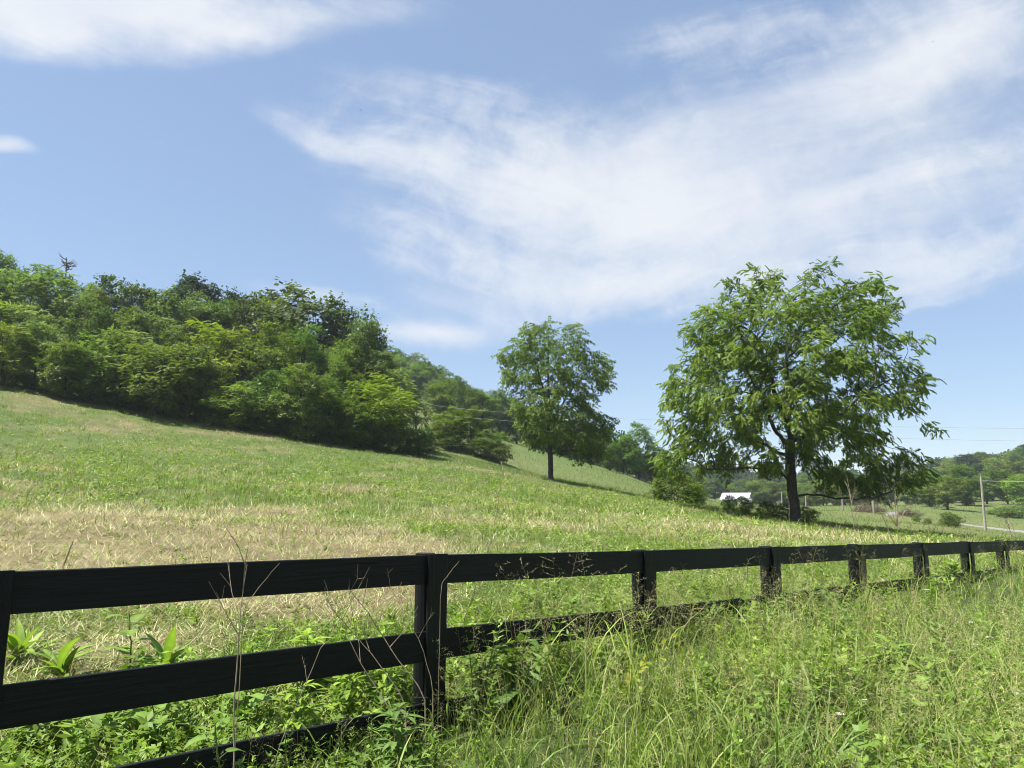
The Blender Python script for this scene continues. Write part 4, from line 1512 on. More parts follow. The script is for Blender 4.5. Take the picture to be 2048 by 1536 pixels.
    x, y, r = x[keep], y[keep], r[keep]
    n = len(x)
    O = np.c_[x, y, height(x, y) - .02]
    S = rng.uniform(.09, .24, n) * np.clip(r / 16, .9, 1.5)
    C = pick((0.075, 0.145, 0.018), (0.20, 0.28, 0.045), n)
    which = rng.integers(0, 4, n); Fm = frames_z(n, .35)
    for q, (tV, tF) in enumerate(tm):
        k = which == q
        stamp(G, tV, tF, O[k], Fm[k], S[k], C[k])
    prop(link_mesh("leafy_regrowth", G.mesh("leafy_regrowth", M_weed)), "low leafy regrowth in clumps over the mown field", "weeds", kind='stuff')
    # cut woody stubble in two brown drifts
    G = Geo()
    for (px, py, ra, rb, nn) in [(600, 1005, 2.8, 1.5, 420), (520, 1000, 1.4, 1.2, 120), (680, 985, 2.0, 1.2, 150), (740, 1060, 1.6, 1.2, 90), (60, 1060, 1.2, 1.0, 40), (820, 1075, 2, .8, 60), (545, 965, 2.5, .8, 40)]:
        g = ground_at(px, py)
        x = g[0] + rng.normal(0, ra * .6, nn); y = g[1] + rng.normal(0, rb, nn)
        O = np.c_[x, y, height(x, y) - .02]
        ribbons(G, O, rng.uniform(0, 6.283, nn), rng.uniform(.08, .30, nn), rng.uniform(.006, .012, nn), rng.uniform(0, .5, nn), rng.uniform(-.2, .3, nn), pick((0.11, 0.075, 0.045), (0.26, 0.19, 0.11), nn), 2)
    prop(link_mesh("woody_stubble", G.mesh("woody_stubble", M_straw)), "brown woody stubble of cut brambles in the mown field", "stubble", kind='stuff')


mown_field()


def meadow():
    G = Geo()
    n = 170000
    x, y, r = polar(n, 45, 230, -24, 40, power=1.2)
    px = 1024 + F * x / y
    keep = (wood_edge(x, y) < 0) & ~((r < 60) & (px < 1350))
    x, y, r = x[keep], y[keep], r[keep]
    n = len(x)
    big = r / 60
    O = np.c_[x, y, height(x, y) - .02]
    C = ground_colour(x, y) * rng.uniform(.85, 1.9, (n, 1)) * np.array([1.1, 1.2, 1.0])
    ribbons(G, O, rng.uniform(0, 6.283, n), rng.uniform(.10, .28, n) * np.clip(big, .8, 1.3), rng.uniform(.012, .03, n) * big, rng.uniform(0, .5, n), rng.uniform(.1, 1.2, n), C, 2)
    prop(link_mesh("meadow_grass", G.mesh("meadow_grass", M_grass)), "seeding meadow grass on the far slopes and valley floor", "grass", kind='stuff')


meadow()


def verge_height(x, y):
    """how tall the growth is on the near side: low by the left post, tall further right"""
    t = fence_t(x, y)
    base = np.interp(t, [-6, -2.2, -0.3, 0.6, 2.5, 7, 20], [0.36, 0.36, 0.44, 0.66, 0.70, 0.58, 0.50])
    base = base + .22 * np.exp(-((t - .9) / .7) ** 2 - ((fence_sd(x, y) - .3) / .5) ** 2)
    return base * (0.66 + 0.66 * fbm(x, y, 1.1, 81, 2))


def verge():
    r = np.random.default_rng(31)
    pans = [panicle_template(r, 1.0, 12, .16) for _ in range(9)]
    whs = [whorl_template(r, 1.0, 8, .10, .34) for _ in range(8)] + [whorl_template(r, 1.0, 6, .15, .52) for _ in range(4)]
    # blades
    G = Geo()
    n = 120000
    x, y, rr = polar(n, 2.0, 42, -43, 44)
    sd = fence_sd(x, y)
    left = x < 0.2
    keep = (sd > -0.25) & (rng.random(n) < np.clip((fbm(x, y, .45, 83, 2) - .28) * 3.4, .30, 1))
    x, y, rr, sd = x[keep], y[keep], rr[keep], sd[keep]
    n = len(x)
    vh = verge_height(x, y)
    big = np.clip(rr / 7, .9, 2.4)
    O = np.c_[x, y, height(x, y) - .02]
    L = rng.uniform(.25, .62, n) * vh
    W = rng.uniform(.0028, .0078, n) * big
    C = pick((0.088, 0.165, 0.016), (0.23, 0.31, 0.05), n, .5, 1.25)
    dry = rng.random(n) < .12
    C[dry] = pick((0.36, 0.32, 0.16), (0.30, 0.25, 0.12), dry.sum())
    ribbons(G, O, rng.uniform(0, 6.283, n), L, W, rng.uniform(0, .45, n), rng.uniform(.2, 1.9, n), C, 4)
    # some long broad blades that arch over
    n = 4200
    x, y, rr = polar(n, 2.2, 20, -30, 42)
    keep = fence_sd(x, y) > 0.0
    x, y, rr = x[keep], y[keep], rr[keep]; n = len(x)
    O = np.c_[x, y, height(x, y)]
    ribbons(G, O, rng.uniform(0, 6.283, n), rng.uniform(.6, 1.05, n) * verge_height(x, y), rng.uniform(.007, .014, n), rng.uniform(0, .3, n), rng.uniform(.8, 2.4, n), pick((0.13, 0.20, 0.03), (0.24, 0.30, 0.07), n), 6)
    prop(link_mesh("verge_grass", G.mesh("verge_grass", M_grass)), "tall green grass filling the verge on the near side of the fence", "grass", kind='stuff')
    # seeding stems
    G = Geo()
    n = 9500
    x, y, rr = polar(n, 2.2, 34, -40, 44, power=.9)
    t = fence_t(x, y)
    keep = (fence_sd(x, y) > -0.15) & (rng.random(n) < np.interp(t, [-3, -.5, .5, 3], [.18, .35, .9, 1.0]))
    x, y, rr = x[keep], y[keep], rr[keep]; n = len(x)
    O = np.c_[x, y, height(x, y)]
    S = rng.uniform(.65, 1.15, n) * np.clip(verge_height(x, y), .35, 1.0)
    C = pick((0.40, 0.37, 0.16), (0.30, 0.31, 0.11), n)
    red = rng.random(n) < .07
    C[red] = pick((0.26, 0.17, 0.10), (0.32, 0.22, 0.13), red.sum())
    which = rng.integers(0, len(pans), n)
    Fm = frames_z(n, .16)
    for q, (tV, tF) in enumerate(pans):
        s = which == q
        stamp(G, tV, tF, O[s], Fm[s], S[s], C[s])
    prop(link_mesh("seeding_grass", G.mesh("seeding_grass", M_straw)), "airy seed heads of grass standing above the verge", "grass", kind='stuff')
    # leafy scramblers
    G = Geo()
    n = 22000
    x, y, rr = polar(n, 2.2, 30, -42, 44, power=.95)
    m = fbm(x, y, 1.3, 91, 3)
    keep = (fence_sd(x, y) > -0.5) & (rng.random(n) < np.clip((m - .40) * 5, .06, 1))
    x, y, rr, m = x[keep], y[keep], rr[keep], m[keep]; n = len(x)
    O = np.c_[x, y, height(x, y) - .02]
    S = rng.uniform(.32, .62, n) * np.clip(verge_height(x, y), .5, 1.0)
    hue = fbm(x, y, .8, 95, 2)[:, None]
    C = np.array([0.07, 0.145, 0.018]) * (1 - hue) + np.array([0.225, 0.30, 0.04]) * hue
    C = C * rng.uniform(.75, 1.3, (n, 1))
    yel = np.exp(-((x - YEL[0]) ** 2 + (y - YEL[1]) ** 2) / .62 ** 2)
    k = (rng.random(n) < yel)
    C[k] = pick((0.34, 0.34, 0.03), (0.24, 0.30, 0.03), k.sum())
    which = rng.integers(0, len(whs), n)
    Fm = frames_z(n, .3)
    for q, (tV, tF) in enumerate(whs):
        s = which == q
        stamp(G, tV, tF, O[s], Fm[s], S[s], C[s])
    prop(link_mesh("verge_weeds", G.mesh("verge_weeds", M_weed)), "small-leaved scrambling weeds woven through the verge grass", "weeds", kind='stuff')
    # bigger leaves in loose colonies
    G = Geo()
    rq = np.random.default_rng(52)
    tm = [whorl_template(rq, 1.0, 7, lf, nr) for lf, nr in ((.20, .34), (.26, .28), (.16, .5), (.22, .6), (.30, .22))]
    n = 5200
    x, y, rr = polar(n, 2.3, 30, -36, 44, power=.9)
    m = fbm(x, y, .9, 121, 2)
    keep = (fence_sd(x, y) > .05) & (m > .57)
    x, y = x[keep], y[keep]; n = len(x)
    O = np.c_[x, y, height(x, y) - .02]
    S = rng.uniform(.40, .70, n) * np.clip(verge_height(x, y), .4, 1.0)
    hue = fbm(x, y, .6, 125, 2)[:, None]
    C = (np.array([0.055, 0.115, 0.018]) * (1 - hue) + np.array([0.17, 0.26, 0.04]) * hue) * rng.uniform(.75, 1.25, (n, 1))
    which = rng.integers(0, 5, n); Fm = frames_z(n, .25)
    for q, (tV, tF) in enumerate(tm):
        s = which == q
        stamp(G, tV, tF, O[s], Fm[s], S[s], C[s])
    prop(link_mesh("verge_leaves", G.mesh("verge_leaves", M_weed)), "colonies of larger-leaved weeds mixed through the verge grass", "weeds", kind='stuff')
    # growth just beyond the fence, left by the mower
    G = Geo()
    n = 26000
    x, y, rr = polar(n, 3.4, 20, -43, 40)
    sd = fence_sd(x, y)
    keep = (sd < -0.1) & (sd > -1.3 - .9 * fbm(x, y, 1.5, 97, 2))
    x, y, rr = x[keep], y[keep], rr[keep]; n = len(x)
    O = np.c_[x, y, height(x, y) - .02]
    C = pick((0.09, 0.15, 0.02), (0.20, 0.25, 0.05), n)
    dry = rng.random(n) < .3
    C[dry] = pick((0.42, 0.37, 0.2), (0.32, 0.27, 0.14), dry.sum())
    ribbons(G, O, rng.uniform(0, 6.283, n), rng.uniform(.12, .34, n), rng.uniform(.004, .010, n), rng.uniform(0, .8, n), rng.uniform(.2, 1.9, n), C, 4)
    broads = [whorl_template(np.random.default_rng(40 + q), 1.0, 7, (.26, .2, .3, .16, .22)[q], (.5, .6, .28, .45, .35)[q]) for q in range(5)]
    n = 1500
    x, y, rr = polar(n, 3.4, 9, -43, 10)
    sd = fence_sd(x, y)
    keep = (sd < -0.1) & (sd > -1.9) & (fbm(x, y, .7, 103, 2) > .40)
    x, y = x[keep], y[keep]; n = len(x)
    which = rng.integers(0, 5, n); Fm = frames_z(n, .3)
    O = np.c_[x, y, height(x, y) - .02]; S = rng.uniform(.20, .40, n); C = pick((0.10, 0.175, 0.02), (0.20, 0.28, 0.04), n)
    for q, (tV, tF) in enumerate(broads):
        s = which == q
        stamp(G, tV, tF, O[s], Fm[s], S[s], C[s])
    n = 4200
    x, y, rr = polar(n, 3.4, 16, -43, 36)
    sd = fence_sd(x, y)
    keep = (sd < -0.1) & (sd > -1.5) & (fbm(x, y, .9, 99, 2) > .42)
    x, y = x[keep], y[keep]; n = len(x)
    which = rng.integers(0, len(whs), n); Fm = frames_z(n, .3)
    O = np.c_[x, y, height(x, y) - .02]; S = rng.uniform(.22, .42, n); C = pick((0.09, 0.16, 0.02), (0.2, 0.27, 0.05), n)
    for q, (tV, tF) in enumerate(whs):
        s = which == q
        stamp(G, tV, tF, O[s], Fm[s], S[s], C[s])
    prop(link_mesh("fence_line_grass", G.mesh("fence_line_grass", M_grass)), "uncut grass and weeds in a strip just beyond the fence", "grass", kind='stuff')


YEL = at(1195, 1300, 6.35)
verge()

# ------------------------------------------------------------------ single weeds, stalks and flowers
def big_leaf(G, base, az, pitch, L, W, curl, col, segs=6, shape='lance', fold=.25):
    """a single leaf with a midrib fold, arching out"""
    h = np.array([math.cos(az), math.sin(az), 0]); s = np.array([-math.sin(az), math.cos(az), 0])
    q = np.linspace(0, 1, segs + 1)
    th = pitch - curl * q
    d = np.stack([np.cos(th), np.sin(th)], -1)
    c = np.concatenate([[[0, 0]], np.cumsum((d[1:] + d[:-1]) / 2, axis=0)]) * L / segs
    mid = base + c[:, :1] * h + c[:, 1:] * np.array([0, 0, 1.0])
    nrm = -np.sin(th)[:, None] * h + np.cos(th)[:, None] * np.array([0, 0, 1.0])
    if shape == 'lance': w = np.sin(np.pi * np.clip(q, 0.02, .985) ** .8) ** .9
    elif shape == 'heart': w = np.sin(np.pi * np.clip(.22 + .78 * q, 0, .985)) ** .8
    else: w = np.sin(np.pi * np.clip(q, .02, .985)) ** .7
    w = w[:, None] * W / 2
    rag = 1 + .06 * np.sin(q * 23 + az * 5)[:, None]
    Lf, Rt = mid + s * w * rag + nrm * w * fold, mid - s * w * rag + nrm * w * fold
    V = np.stack([Lf, mid, Rt], 1).reshape(-1, 3)
    Fq = []
    for k in range(segs):
        a = 3 * k
        Fq += [(a, a + 1, a + 4, a + 3), (a + 1, a + 2, a + 5, a + 4)]
    cc = np.tile(np.array(col, float), (len(V), 1))
    cc[1::3] *= np.array([1.45, 1.3, 1.6])                      # paler midrib
    cc *= (0.88 + .24 * ((np.arange(len(V)) * 7919 + int(az * 97)) % 13) / 13.0)[:, None]
    G.add(V, Fq, cc)


def weed(kind, p, h, label, seed, group="broad-leaved weeds by the fence", lean=(0, 0), col=(0.115, 0.19, 0.03), name=None, lsc=1.0):
    r = np.random.default_rng(seed)
    o = empty(name or {'rosette': 'rosette_weed', 'ragweed': 'ragweed_plant', 'broad': 'broadleaf_weed', 'leafy': 'leafy_weed'}[kind], p, label, "weed", group)
    Gs, Gl = Geo(), Geo()
    q = np.linspace(0, 1, 7)
    axis = np.c_[lean[0] * h * q ** 1.6 + np.cumsum(r.normal(0, .006, 7)), lean[1] * h * q ** 1.6, h * q]
    if kind == 'rosette':
        axis[:, 2] *= .30
        for k in range(17):
            c = np.array(col) * r.uniform(.8, 1.3)
            big_leaf(Gl, axis[int(r.integers(0, 4))] + r.normal(0, .01, 3), k * 2.4 + r.uniform(-.3, .3), r.uniform(.55, 1.35), r.uniform(.24, .40) * lsc, r.uniform(.055, .082) * lsc, r.uniform(.5, 1.4), c, 7)
        tube(Gs, axis, np.linspace(.008, .004, 7), 6)
    elif kind == 'ragweed':
        tube(Gs, axis, np.linspace(.007, .003, 7), 6)
        for lv in range(8):
            f = .22 + .78 * lv / 7
            b = np.array([np.interp(f, q, axis[:, i]) for i in range(3)])
            for sgn in (0, 1):
                az = lv * 1.57 + sgn * math.pi + r.uniform(-.3, .3)
                L = (.20 - .11 * f) * r.uniform(.85, 1.2) * lsc + .05
                pet = b + np.array([math.cos(az), math.sin(az), .55]) * .035
                tube(Gs, [b, pet], [.002, .0015], 4)
                c = np.array(col) * r.uniform(.8, 1.25)
                for lob, sc in ((0, 1.0), (.62, .78), (-.62, .78), (1.15, .45), (-1.15, .45)):
                    big_leaf(Gl, pet, az + lob, r.uniform(.15, .6), L * sc, L * sc * .30, r.uniform(.5, 1.1), c, 5)
    elif kind == 'broad':
        tube(Gs, axis, np.linspace(.008, .003, 7), 6)
        for lv in range(9):
            f = .12 + .88 * lv / 8
            b = np.array([np.interp(f, q, axis[:, i]) for i in range(3)])
            az = lv * 2.3 + r.uniform(-.4, .4)
            c = np.array(col) * r.uniform(.75, 1.25)
            pet = b + np.array([math.cos(az), math.sin(az), .5]) * .04
            tube(Gs, [b, pet], [.0025, .0015], 4)
            L = (.20 - .10 * f) * r.uniform(.9, 1.2) * lsc
            big_leaf(Gl, pet, az, r.uniform(-.1, .6), L, L * .68, r.uniform(.5, 1.2), c, 6, 'heart', .18)
    else:
        for st in range(3):
            ax2 = axis + np.outer(q, r.normal(0, .13, 3) * np.array([1, 1, .4]) * max(h, .4))
            tube(Gs, ax2, np.linspace(.005, .002, 7), 5)
            for lv in range(11):
                f = .15 + .85 * lv / 10
                b = np.array([np.interp(f, q, ax2[:, i]) for i in range(3)])
                c = np.array(col) * r.uniform(.75, 1.3)
                for sgn in (0, 1):
                    L = (.15 - .06 * f) * r.uniform(.8, 1.25) * lsc
                    big_leaf(Gl, b, lv * 1.4 + sgn * math.pi + r.uniform(-.4, .4), r.uniform(.1, .9), L, L * .30, r.uniform(.3, 1.0), c, 4)
    link_mesh("stem", Gs.mesh("stem", M_stem, True), o)
    link_mesh("foliage", Gl.mesh("foliage", M_weed, True), o)
    return o


def on_ground(px, py, Y):
    p = at(px, py, Y)
    return np.array([p[0], p[1], hgt(p[0], p[1])])


def tall_from(px, topy, Y):
    """ground point below a pixel at depth Y and the height needed to reach it"""
    p = at(px, topy, Y); g = hgt(p[0], p[1])
    return np.array([p[0], p[1], g]), max(.12, p[2] - g)


k = 0
for (kind, px, ty, Y, lab, col, lsc) in [
    ('rosette', 45, 1235, None, "leafy rosette weed closest to the left end of the fence, seen between the top rails", (0.14, 0.22, 0.03), 1.1),
    ('rosette', 130, 1262, None, "long-leaved rosette weed with upright blades between the top rails near the left post", (0.13, 0.21, 0.03), 1.05),
    ('rosette', 335, 1255, None, "broad rosette weed with splayed leaves just above the middle rail", (0.13, 0.21, 0.035), 1.15),
    ('broad', 270, 1225, None, "bright upright broad-leaved weed behind the splayed rosette weed", (0.12, 0.19, 0.03), 1.1),
    ('ragweed', 610, 1275, None, "bright palmate weed just beyond the middle rail, left of its near neighbour", (0.15, 0.235, 0.025), 1.0),
    ('ragweed', 690, 1330, None, "bright palmate weed crowding the lower gap left of the near post", (0.15, 0.235, 0.025), 1.0),
    ('ragweed', 780, 1320, None, "bright palmate weed growing tight against the near post", (0.14, 0.225, 0.025), .9),
    ('ragweed', 600, 1365, None, "low palmate weed between the middle and bottom rails", (0.15, 0.235, 0.025), .9),
    ('broad', 490, 1360, None, "broad-leaved weed between the middle and bottom rails under a dead stalk", (0.11, 0.185, 0.03), 1.25),
    ('broad', 330, 1400, None, "broad-leaved weed beyond the bottom rail left of centre", (0.11, 0.185, 0.03), 1.25),
    ('broad', 210, 1390, None, "broad-leaved weed near the bottom left corner of the fence", (0.11, 0.185, 0.03), 1.25),
    ('ragweed', 80, 1400, None, "palmate weed nearest the left post, low in the picture", (0.11, 0.185, 0.03), 1.25),
    ('broad', 470, 1440, 3.55, "heart-leaved climbing weed in front of the bottom rail", (0.11, 0.185, 0.03), .8),
    ('ragweed', 800, 1425, 4.6, "palmate weed with a star of leaves against the foot of the near post", (0.095, 0.165, 0.035), .8),
    ('broad', 1015, 1290, 5.6, "big dark broad-leaved weed just right of the near post", (0.055, 0.105, 0.02), 1.6),
    ('broad', 1060, 1330, 5.7, "shorter dark broad-leaved weed right of the near post", (0.055, 0.11, 0.02), 1.4),
    ('leafy', 950, 1240, 5.5, "slim pale-tipped weed standing before the middle rail right of the near post", (0.15, 0.22, 0.05), .8),
    ('leafy', 1120, 1265, 6.3, "upright feathery weed before the middle rail, midway between two posts", (0.12, 0.18, 0.035), .8),
    ('broad', 1215, 1285, 6.4, "yellow-green broad weed left of the second post", (0.14, 0.21, 0.03), .9),
    ('ragweed', 1650, 1190, 9.0, "leafy palmate weed at the fourth post of the fence", (0.10, 0.175, 0.03), 1.2),
    ('broad', 1640, 1235, 8.6, "dark green broad weed before the palmate weed at the fourth post", (0.07, 0.125, 0.02), 1.2),
    ('leafy', 1900, 1125, 11.6, "tall bright leafy weed before the far end of the fence", (0.14, 0.22, 0.035), 1.5),
    ('leafy', 1880, 1160, 11.0, "shorter bright weed at the foot of the tall leafy one by the far fence", (0.13, 0.21, 0.035), 1.4),
    ('ragweed', 1775, 1292, 6.2, "largest palmate weed standing alone in the middle of the right-hand verge", (0.12, 0.205, 0.03), 1.45),
    ('ragweed', 1840, 1315, 6.1, "palmate weed leaning to the right of the largest one in the verge", (0.12, 0.205, 0.03), 1.3),
    ('ragweed', 1815, 1360, 5.9, "lower palmate weed in front of the largest one in the verge", (0.10, 0.18, 0.03), 1.2),
    ('leafy', 1690, 1275, 7.0, "pale bushy weed left behind the largest palmate weed", (0.13, 0.205, 0.035), 1.1),
    ('leafy', 1870, 1250, 7.4, "slender leafy weed behind the leaning palmate weed", (0.12, 0.20, 0.03), 1.0),
    ('broad', 2030, 1440, 4.9, "yellow-green broad weed near the bottom right corner of the verge", (0.14, 0.22, 0.03), .9),
    ('leafy', 1400, 1330, 6.0, "narrow-leaved weed amid the grass before the third fence bay", (0.12, 0.19, 0.04), .9),
]:
    if Y is None:                                   # beyond the fence, rooted where the ground shows
        g = ground_at(px, ty + (95 if kind == 'rosette' else 120))
        p, h = tall_from(px, ty, g[1])
    else:
        p, h = tall_from(px, ty, Y)
    weed(kind, p, h, lab, 200 + k, col=col, lsc=lsc, lean=((k % 3 - 1) * .12, ((k * 7) % 3 - 1) * .08))
    k += 1


def stalk(pts, label, rad_=.004, branches=0, blen=.25, seed=0, name="dead_stalk", up=False):
    """a dead weed stalk through given points, forked near its top"""
    r = np.random.default_rng(seed)
    P = np.array([at(*p) for p in pts])
    g = hgt(P[0, 0], P[0, 1])
    if P[0, 2] > g: P = np.vstack([[P[0, 0] + (P[0, 0] - P[1, 0]) * .1, P[0, 1], g - .02], P])
    s = np.linspace(0, len(P) - 1, 14)
    Q = np.stack([np.interp(s, np.arange(len(P)), P[:, i]) for i in range(3)], -1) + np.cumsum(r.normal(0, .0025, (14, 3)), axis=0)
    b = Q[0].copy()
    G = Geo()
    tube(G, Q - b, rad_ * np.linspace(1.15, .45, 14), 6)
    for k in range(branches):
        f = .55 + .43 * k / max(branches - 1, 1) if not up else .62 + .04 * k / max(branches, 1)
        c = np.array([np.interp(f * 13, np.arange(14), Q[:, i]) for i in range(3)]) - b
        a = r.random() * 6.283
        d = np.array([math.cos(a) * .75, math.sin(a) * .5, 1.0 if not up else 1.1]); d /= np.linalg.norm(d)
        L = blen * r.uniform(.6, 1.15)
        m = c + d * L * .5 + r.normal(0, .008, 3)
        e = c + d * L + np.array([0, 0, .05 * L])
        tube(G, [c, m, e], [rad_ * .55, rad_ * .42, rad_ * .22], 5)
        for j in range(2):
            f2 = m + (e - m) * r.uniform(0, .7); d2 = d + r.normal(0, .5, 3); d2 /= np.linalg.norm(d2)
            tube(G, [f2, f2 + d2 * L * .3], [rad_ * .3, rad_ * .15], 4)
    o = prop(link_mesh(name, G.mesh(name, M_dead, True)), label, "stalk", "dead weed stalks")
    o.location = b
    return o


CANE_Y = ground_at(123, 1150)[1]
for i, (pts, lab, rd, nb, bl, up) in enumerate([
    ([(124, 1150, CANE_Y), (128, 1130, CANE_Y), (146, 1080, CANE_Y)], "thick broken cane leaning right just above the top rail", .016, 0, 0, False),
    ([(470, 1520, 3.7), (475, 1380, 3.7), (482, 1290, 3.7), (487, 1220, 3.7), (503, 1125, 3.7)], "tall pale stalk rising before all the rails, leftmost of the long stalks", .0042, 5, .25, False),
    ([(485, 1215, 3.75), (520, 1165, 3.75), (556, 1122, 3.75)], "thin twig leaning right across the top rail beside the tall pale stalk", .0022, 0, 0, False),
    ([(545, 1536, 3.9), (610, 1380, 3.9), (640, 1300, 3.9), (665, 1275, 3.9)], "thin pale stalk crossing the middle rail on a slant", .0026, 2, .12, False),
    ([(850, 1390, 4.9), (790, 1310, 4.9), (740, 1230, 4.9), (698, 1175, 4.9)], "dark stalk leaning left against the near post, topmost of the slanting bundle", .0045, 4, .3, False),
    ([(810, 1400, 4.8), (750, 1320, 4.8), (700, 1260, 4.8), (652, 1210, 4.8)], "dark stalk in the middle of the bundle slanting left of the near post", .004, 4, .3, False),
    ([(790, 1430, 4.7), (730, 1340, 4.7), (690, 1260, 4.7), (672, 1205, 4.7)], "lowest dark stalk of the bundle slanting left of the near post", .0036, 3, .25, False),
    ([(865, 1370, 5.0), (840, 1290, 5.0), (800, 1220, 5.0), (772, 1172, 5.0)], "fine dark stalk crossing the near post on a slant", .003, 2, .2, False),
    ([(880, 1170, 5.0), (900, 1140, 5.0), (916, 1119, 5.0)], "short pale straw tilted across the top rail right of the near post", .0022, 0, 0, False),
    ([(925, 1260, 6.6), (948, 1190, 6.6), (985, 1080, 6.6), (1000, 980, 6.6), (1008, 940, 6.6)], "very tall thin stalk with a small tufted head rising behind the fence", .0045, 3, .10, False),
    ([(1060, 1245, 7.2), (1072, 1195, 7.2), (1082, 1150, 7.2)], "short pale cane standing behind the fence right of the near post", .006, 1, .1, False),
    ([(1340, 1295, 7.0), (1375, 1240, 7.0), (1395, 1225, 7.0), (1430, 1185, 7.0)], "curved bleached stalk lying across the middle rail of the third bay", .005, 1, .2, False),
    ([(1716, 1130, 14), (1709, 1070, 14), (1704, 1020, 14), (1702, 998, 14)], "dark branching dead weed standing behind the fence below the walnut", .006, 9, .5, False),
    ([(1786, 1084, 16), (1765, 1035, 16), (1749, 1002, 16)], "bleached cane leaning left between two branching dead weeds", .014, 0, 0, False),
    ([(1804, 1130, 15), (1797, 1080, 15), (1791, 1030, 15), (1789, 990, 15)], "dark dead weed with a wide fan of ribs, tallest behind the fence", .007, 16, .62, True),
    ([(2025, 1095, 17), (2020, 1062, 17), (2012, 1035, 17)], "bleached branching stalk at the far end of the fence", .010, 6, .3, False),
    ([(2032, 1095, 17.5), (2030, 1070, 17.5), (2026, 1050, 17.5)], "pale straight stalk right of the bleached branching one", .008, 2, .2, False),
    ([(1492, 1095, 11), (1498, 1065, 11), (1502, 1042, 11)], "pale cane standing behind the third rail bay", .009, 0, 0, False),
    ([(1560, 1290, 8.0), (1500, 1220, 8.0), (1490, 1180, 8.0)], "thin curling stem before the fourth post", .003, 1, .1, False),
]):
    stalk(pts, lab, rd, nb, bl, 300 + i, up=up)


def yarrow(px, py, Y, label, seed, sc=1.0):
    r = np.random.default_rng(seed)
    p, h = tall_from(px, py, Y)
    o = empty("yarrow_flower", p, label, "flower", "white flowers in the verge")
    G = Geo()
    tube(G, [(0, 0, -.02), (.01, 0, h * .5), (0, 0, h)], [.002, .0017, .0012], 5)
    Gf = Geo()
    for k in range(34):
        a, q = r.random() * 6.283, math.sqrt(r.random())
        c = np.array([math.cos(a) * q, math.sin(a) * q, .25 * (1 - q * q)]) * .030 * sc + np.array([0, 0, h])
        tube(G, [(0, 0, h - .035 * sc), c], [.0006, .0005], 3)
        for m in range(4):
            b = m * 1.57 + r.random()
            f = np.array([math.cos(b), math.sin(b), .25])
            Gf.add(np.array(leaf_quad(c, f, np.array([0, 0, 1.0]), .0065 * sc, .0055 * sc)), [(0, 1, 2, 3)], np.array([.8, .8, .8]))
    link_mesh("stem", G.mesh("stem", M_stem), o)
    link_mesh("flower_head", Gf.mesh("flower_head", M_petal), o)


for i, (px, py, Y, lab, sc) in enumerate([
    (1658, 1382, 5.6, "white flower head highest of the loose group left of the palmate weeds", 1.1),
    (1712, 1388, 5.5, "small white flower head in the middle of the loose group before the palmate weeds", .7),
    (1728, 1402, 5.4, "broad white flower head under the small one before the palmate weeds", 1.2),
    (1682, 1428, 5.2, "bright white flower head lowest of the loose group", 1.1),
    (1738, 1418, 5.3, "white flower head at the right end of the loose group", .9),
    (2032, 1387, 5.5, "white flower head at the right edge of the verge", 1.1),
    (1978, 1275, 7.6, "tiny white flower head high on the right of the verge", 1.2),
    (1950, 1290, 7.3, "tiny white flower head left of the high one", 1.0),
    (1943, 1245, 8.3, "farthest white flower head, close below the fence end", 1.0),
    (2012, 1528, 4.3, "white flower head at the bottom right corner", .9),
    (1853, 1185, 10.6, "white flower head beside the bright leafy weed by the far fence", 1.6),
]):
    yarrow(px, py, Y, lab, 500 + i, sc)


def tussock(px, py, Y, n, L, label, seed, col):
    r = np.random.default_rng(seed)
    p = on_ground(px, py, Y)
    G = Geo()
    O = np.c_[r.normal(0, .05, (n, 2)), np.zeros(n)]
    C = np.array(col) * r.uniform(.75, 1.3, (n, 1))
    ribbons(G, O, r.uniform(0, 6.283, n), r.uniform(.6, 1.1, n) * L, r.uniform(.008, .014, n), r.uniform(0, .35, n), r.uniform(1.0, 2.3, n), C, 7)
    prop(link_mesh("grass_tussock", G.mesh("grass_tussock", M_grass)), label, "grass tussock", "broad-bladed tussocks in the verge").location = p


for i, (px, py, Y, n, L, lab) in enumerate([
    (1655, 1520, 4.3, 26, .85, "broad-bladed tussock with pale arching blades, largest in the near verge"),
    (1560, 1520, 4.35, 14, .8, "sparse tussock of upright broad blades left of the largest one"),
    (1480, 1525, 4.3, 14, .75, "tussock with twisted pale blades at the bottom of the verge"),
    (1900, 1500, 4.7, 46, .75, "dense dark green upright tussock right of the flowers"),
    (1010, 1525, 4.4, 24, .75, "leaning tussock before the bottom rail right of the near post"),
]):
    tussock(px, py, Y, n, L, lab, 600 + i, (0.12, 0.19, 0.04) if i != 3 else (0.085, 0.155, 0.02))


def dead_tree():
    r = np.random.default_rng(4)
    p = at(124, 640, 108); top = at(124, 515, 108)
    h = top[2] - p[2] + 3.0
    G = Geo()
    b = np.array([p[0], p[1], p[2] - 3.0])
    q = np.linspace(0, 1, 9)
    tube(G, np.c_[np.cumsum(r.normal(0, .08, 9)), q * 0, q * h], np.linspace(.24, .06, 9), 8)
    for k in range(15):
        z = h * r.uniform(.80, .99); a = r.choice([-1, 1]) * r.uniform(.5, 1)
        L = r.uniform(.7, 1.6)
        e = np.array([a * L, r.uniform(-.6, .6), z + L * r.uniform(-.05, .45)])
        tube(G, [(0, 0, z), (a * L * .5, e[1] * .5, z + L * .15), e], [.09, .065, .035], 5)
        tube(G, [e * .6 + np.array([0, 0, z * .4]), e + np.array([a * .2, .1, .45])], [.05, .025], 4)
    prop(link_mesh("dead_tree", G.mesh("dead_tree", M_brush, True)), "bare dead treetop poking above the skyline of the wood", "tree").location = b


dead_tree()


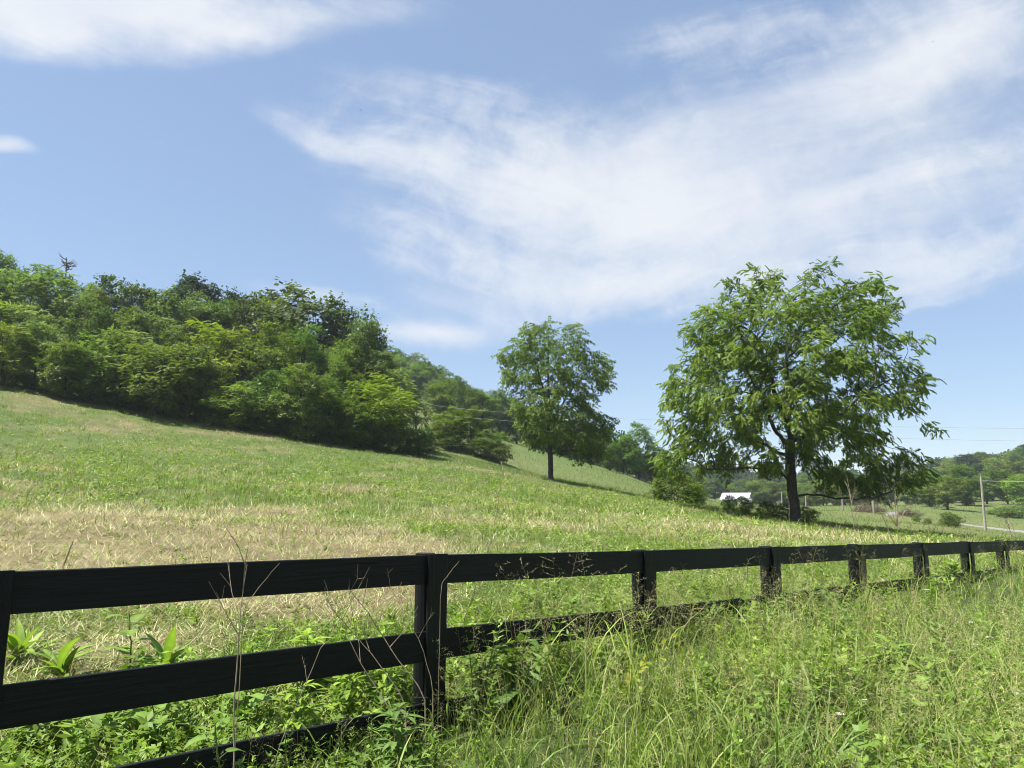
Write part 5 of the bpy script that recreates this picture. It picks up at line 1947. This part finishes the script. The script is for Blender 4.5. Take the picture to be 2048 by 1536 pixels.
def bird(px, py, Y, label, az):
    G = Geo()
    tube(G, [(0, -.16, 0), (0, -.10, 0), (0, 0, .01), (0, .09, .01), (0, .14, .015), (0, .17, .01)], [.008, .022, .045, .036, .028, .004], 8)
    for s in (-1, 1):
        up = np.array([(s * .02, .05, .03), (s * .02, -.05, .03), (s * .24, -.03, .10), (s * .24, .05, .10), (s * .42, -.08, .06), (s * .42, -.05, .06)], float)
        V = np.concatenate([up, up - np.array([0, 0, .012])])
        G.add(V, [(0, 1, 2, 3), (3, 2, 4, 5), (6, 7, 8, 9), (9, 8, 10, 11), (0, 3, 9, 6), (1, 2, 8, 7), (3, 5, 11, 9), (2, 4, 10, 8), (4, 5, 11, 10)], np.zeros(3))
    o = prop(link_mesh("bird", G.mesh("bird", M_bark)), label, "bird", "birds high in the sky")
    o.location = at(px, py, Y); o.rotation_euler = (0, .2, az); o.scale = (.45, .45, .45)


bird(721, 220, 75, "tiny dark bird flying in the clear blue left of the large cloud", 1.1)
bird(1865, 84, 75, "tiny dark bird flying before the bright cloud at the upper right", -.6)


def build_haze(d):
    m = bpy.data.materials.new("haze")
    m.use_nodes = True
    t = m.node_tree
    t.nodes.clear()
    v = t.nodes.new('ShaderNodeVolumePrincipled')
    v.inputs['Color'].default_value = (0.80, 0.88, 1.0, 1)
    v.inputs['Density'].default_value = d
    v.inputs['Anisotropy'].default_value = 0.25
    o = t.nodes.new('ShaderNodeOutputMaterial')
    t.links.new(v.outputs[0], o.inputs['Volume'])
    co = np.array([v_ for x in bpy.data.objects['ground'].data.vertices[:] for v_ in (x.co.z,)])
    lo, hi = co.min() - 1.0, 95.0
    a, b = 2700.0, 2700.0
    V = [(-a, -b, lo), (a, -b, lo), (a, b, lo), (-a, b, lo), (-a, -b, hi), (a, -b, hi), (a, b, hi), (-a, b, hi)]
    Fq = [(0, 3, 2, 1), (4, 5, 6, 7), (0, 1, 5, 4), (1, 2, 6, 5), (2, 3, 7, 6), (3, 0, 4, 7)]
    me = make_mesh("haze", np.array(V, float), np.array(Fq), m)
    o = prop(link_mesh("haze", me), "thin blue summer haze in the valley air", "haze", kind='stuff')
    o.display_type = 'WIRE'


build_haze(0.00021)
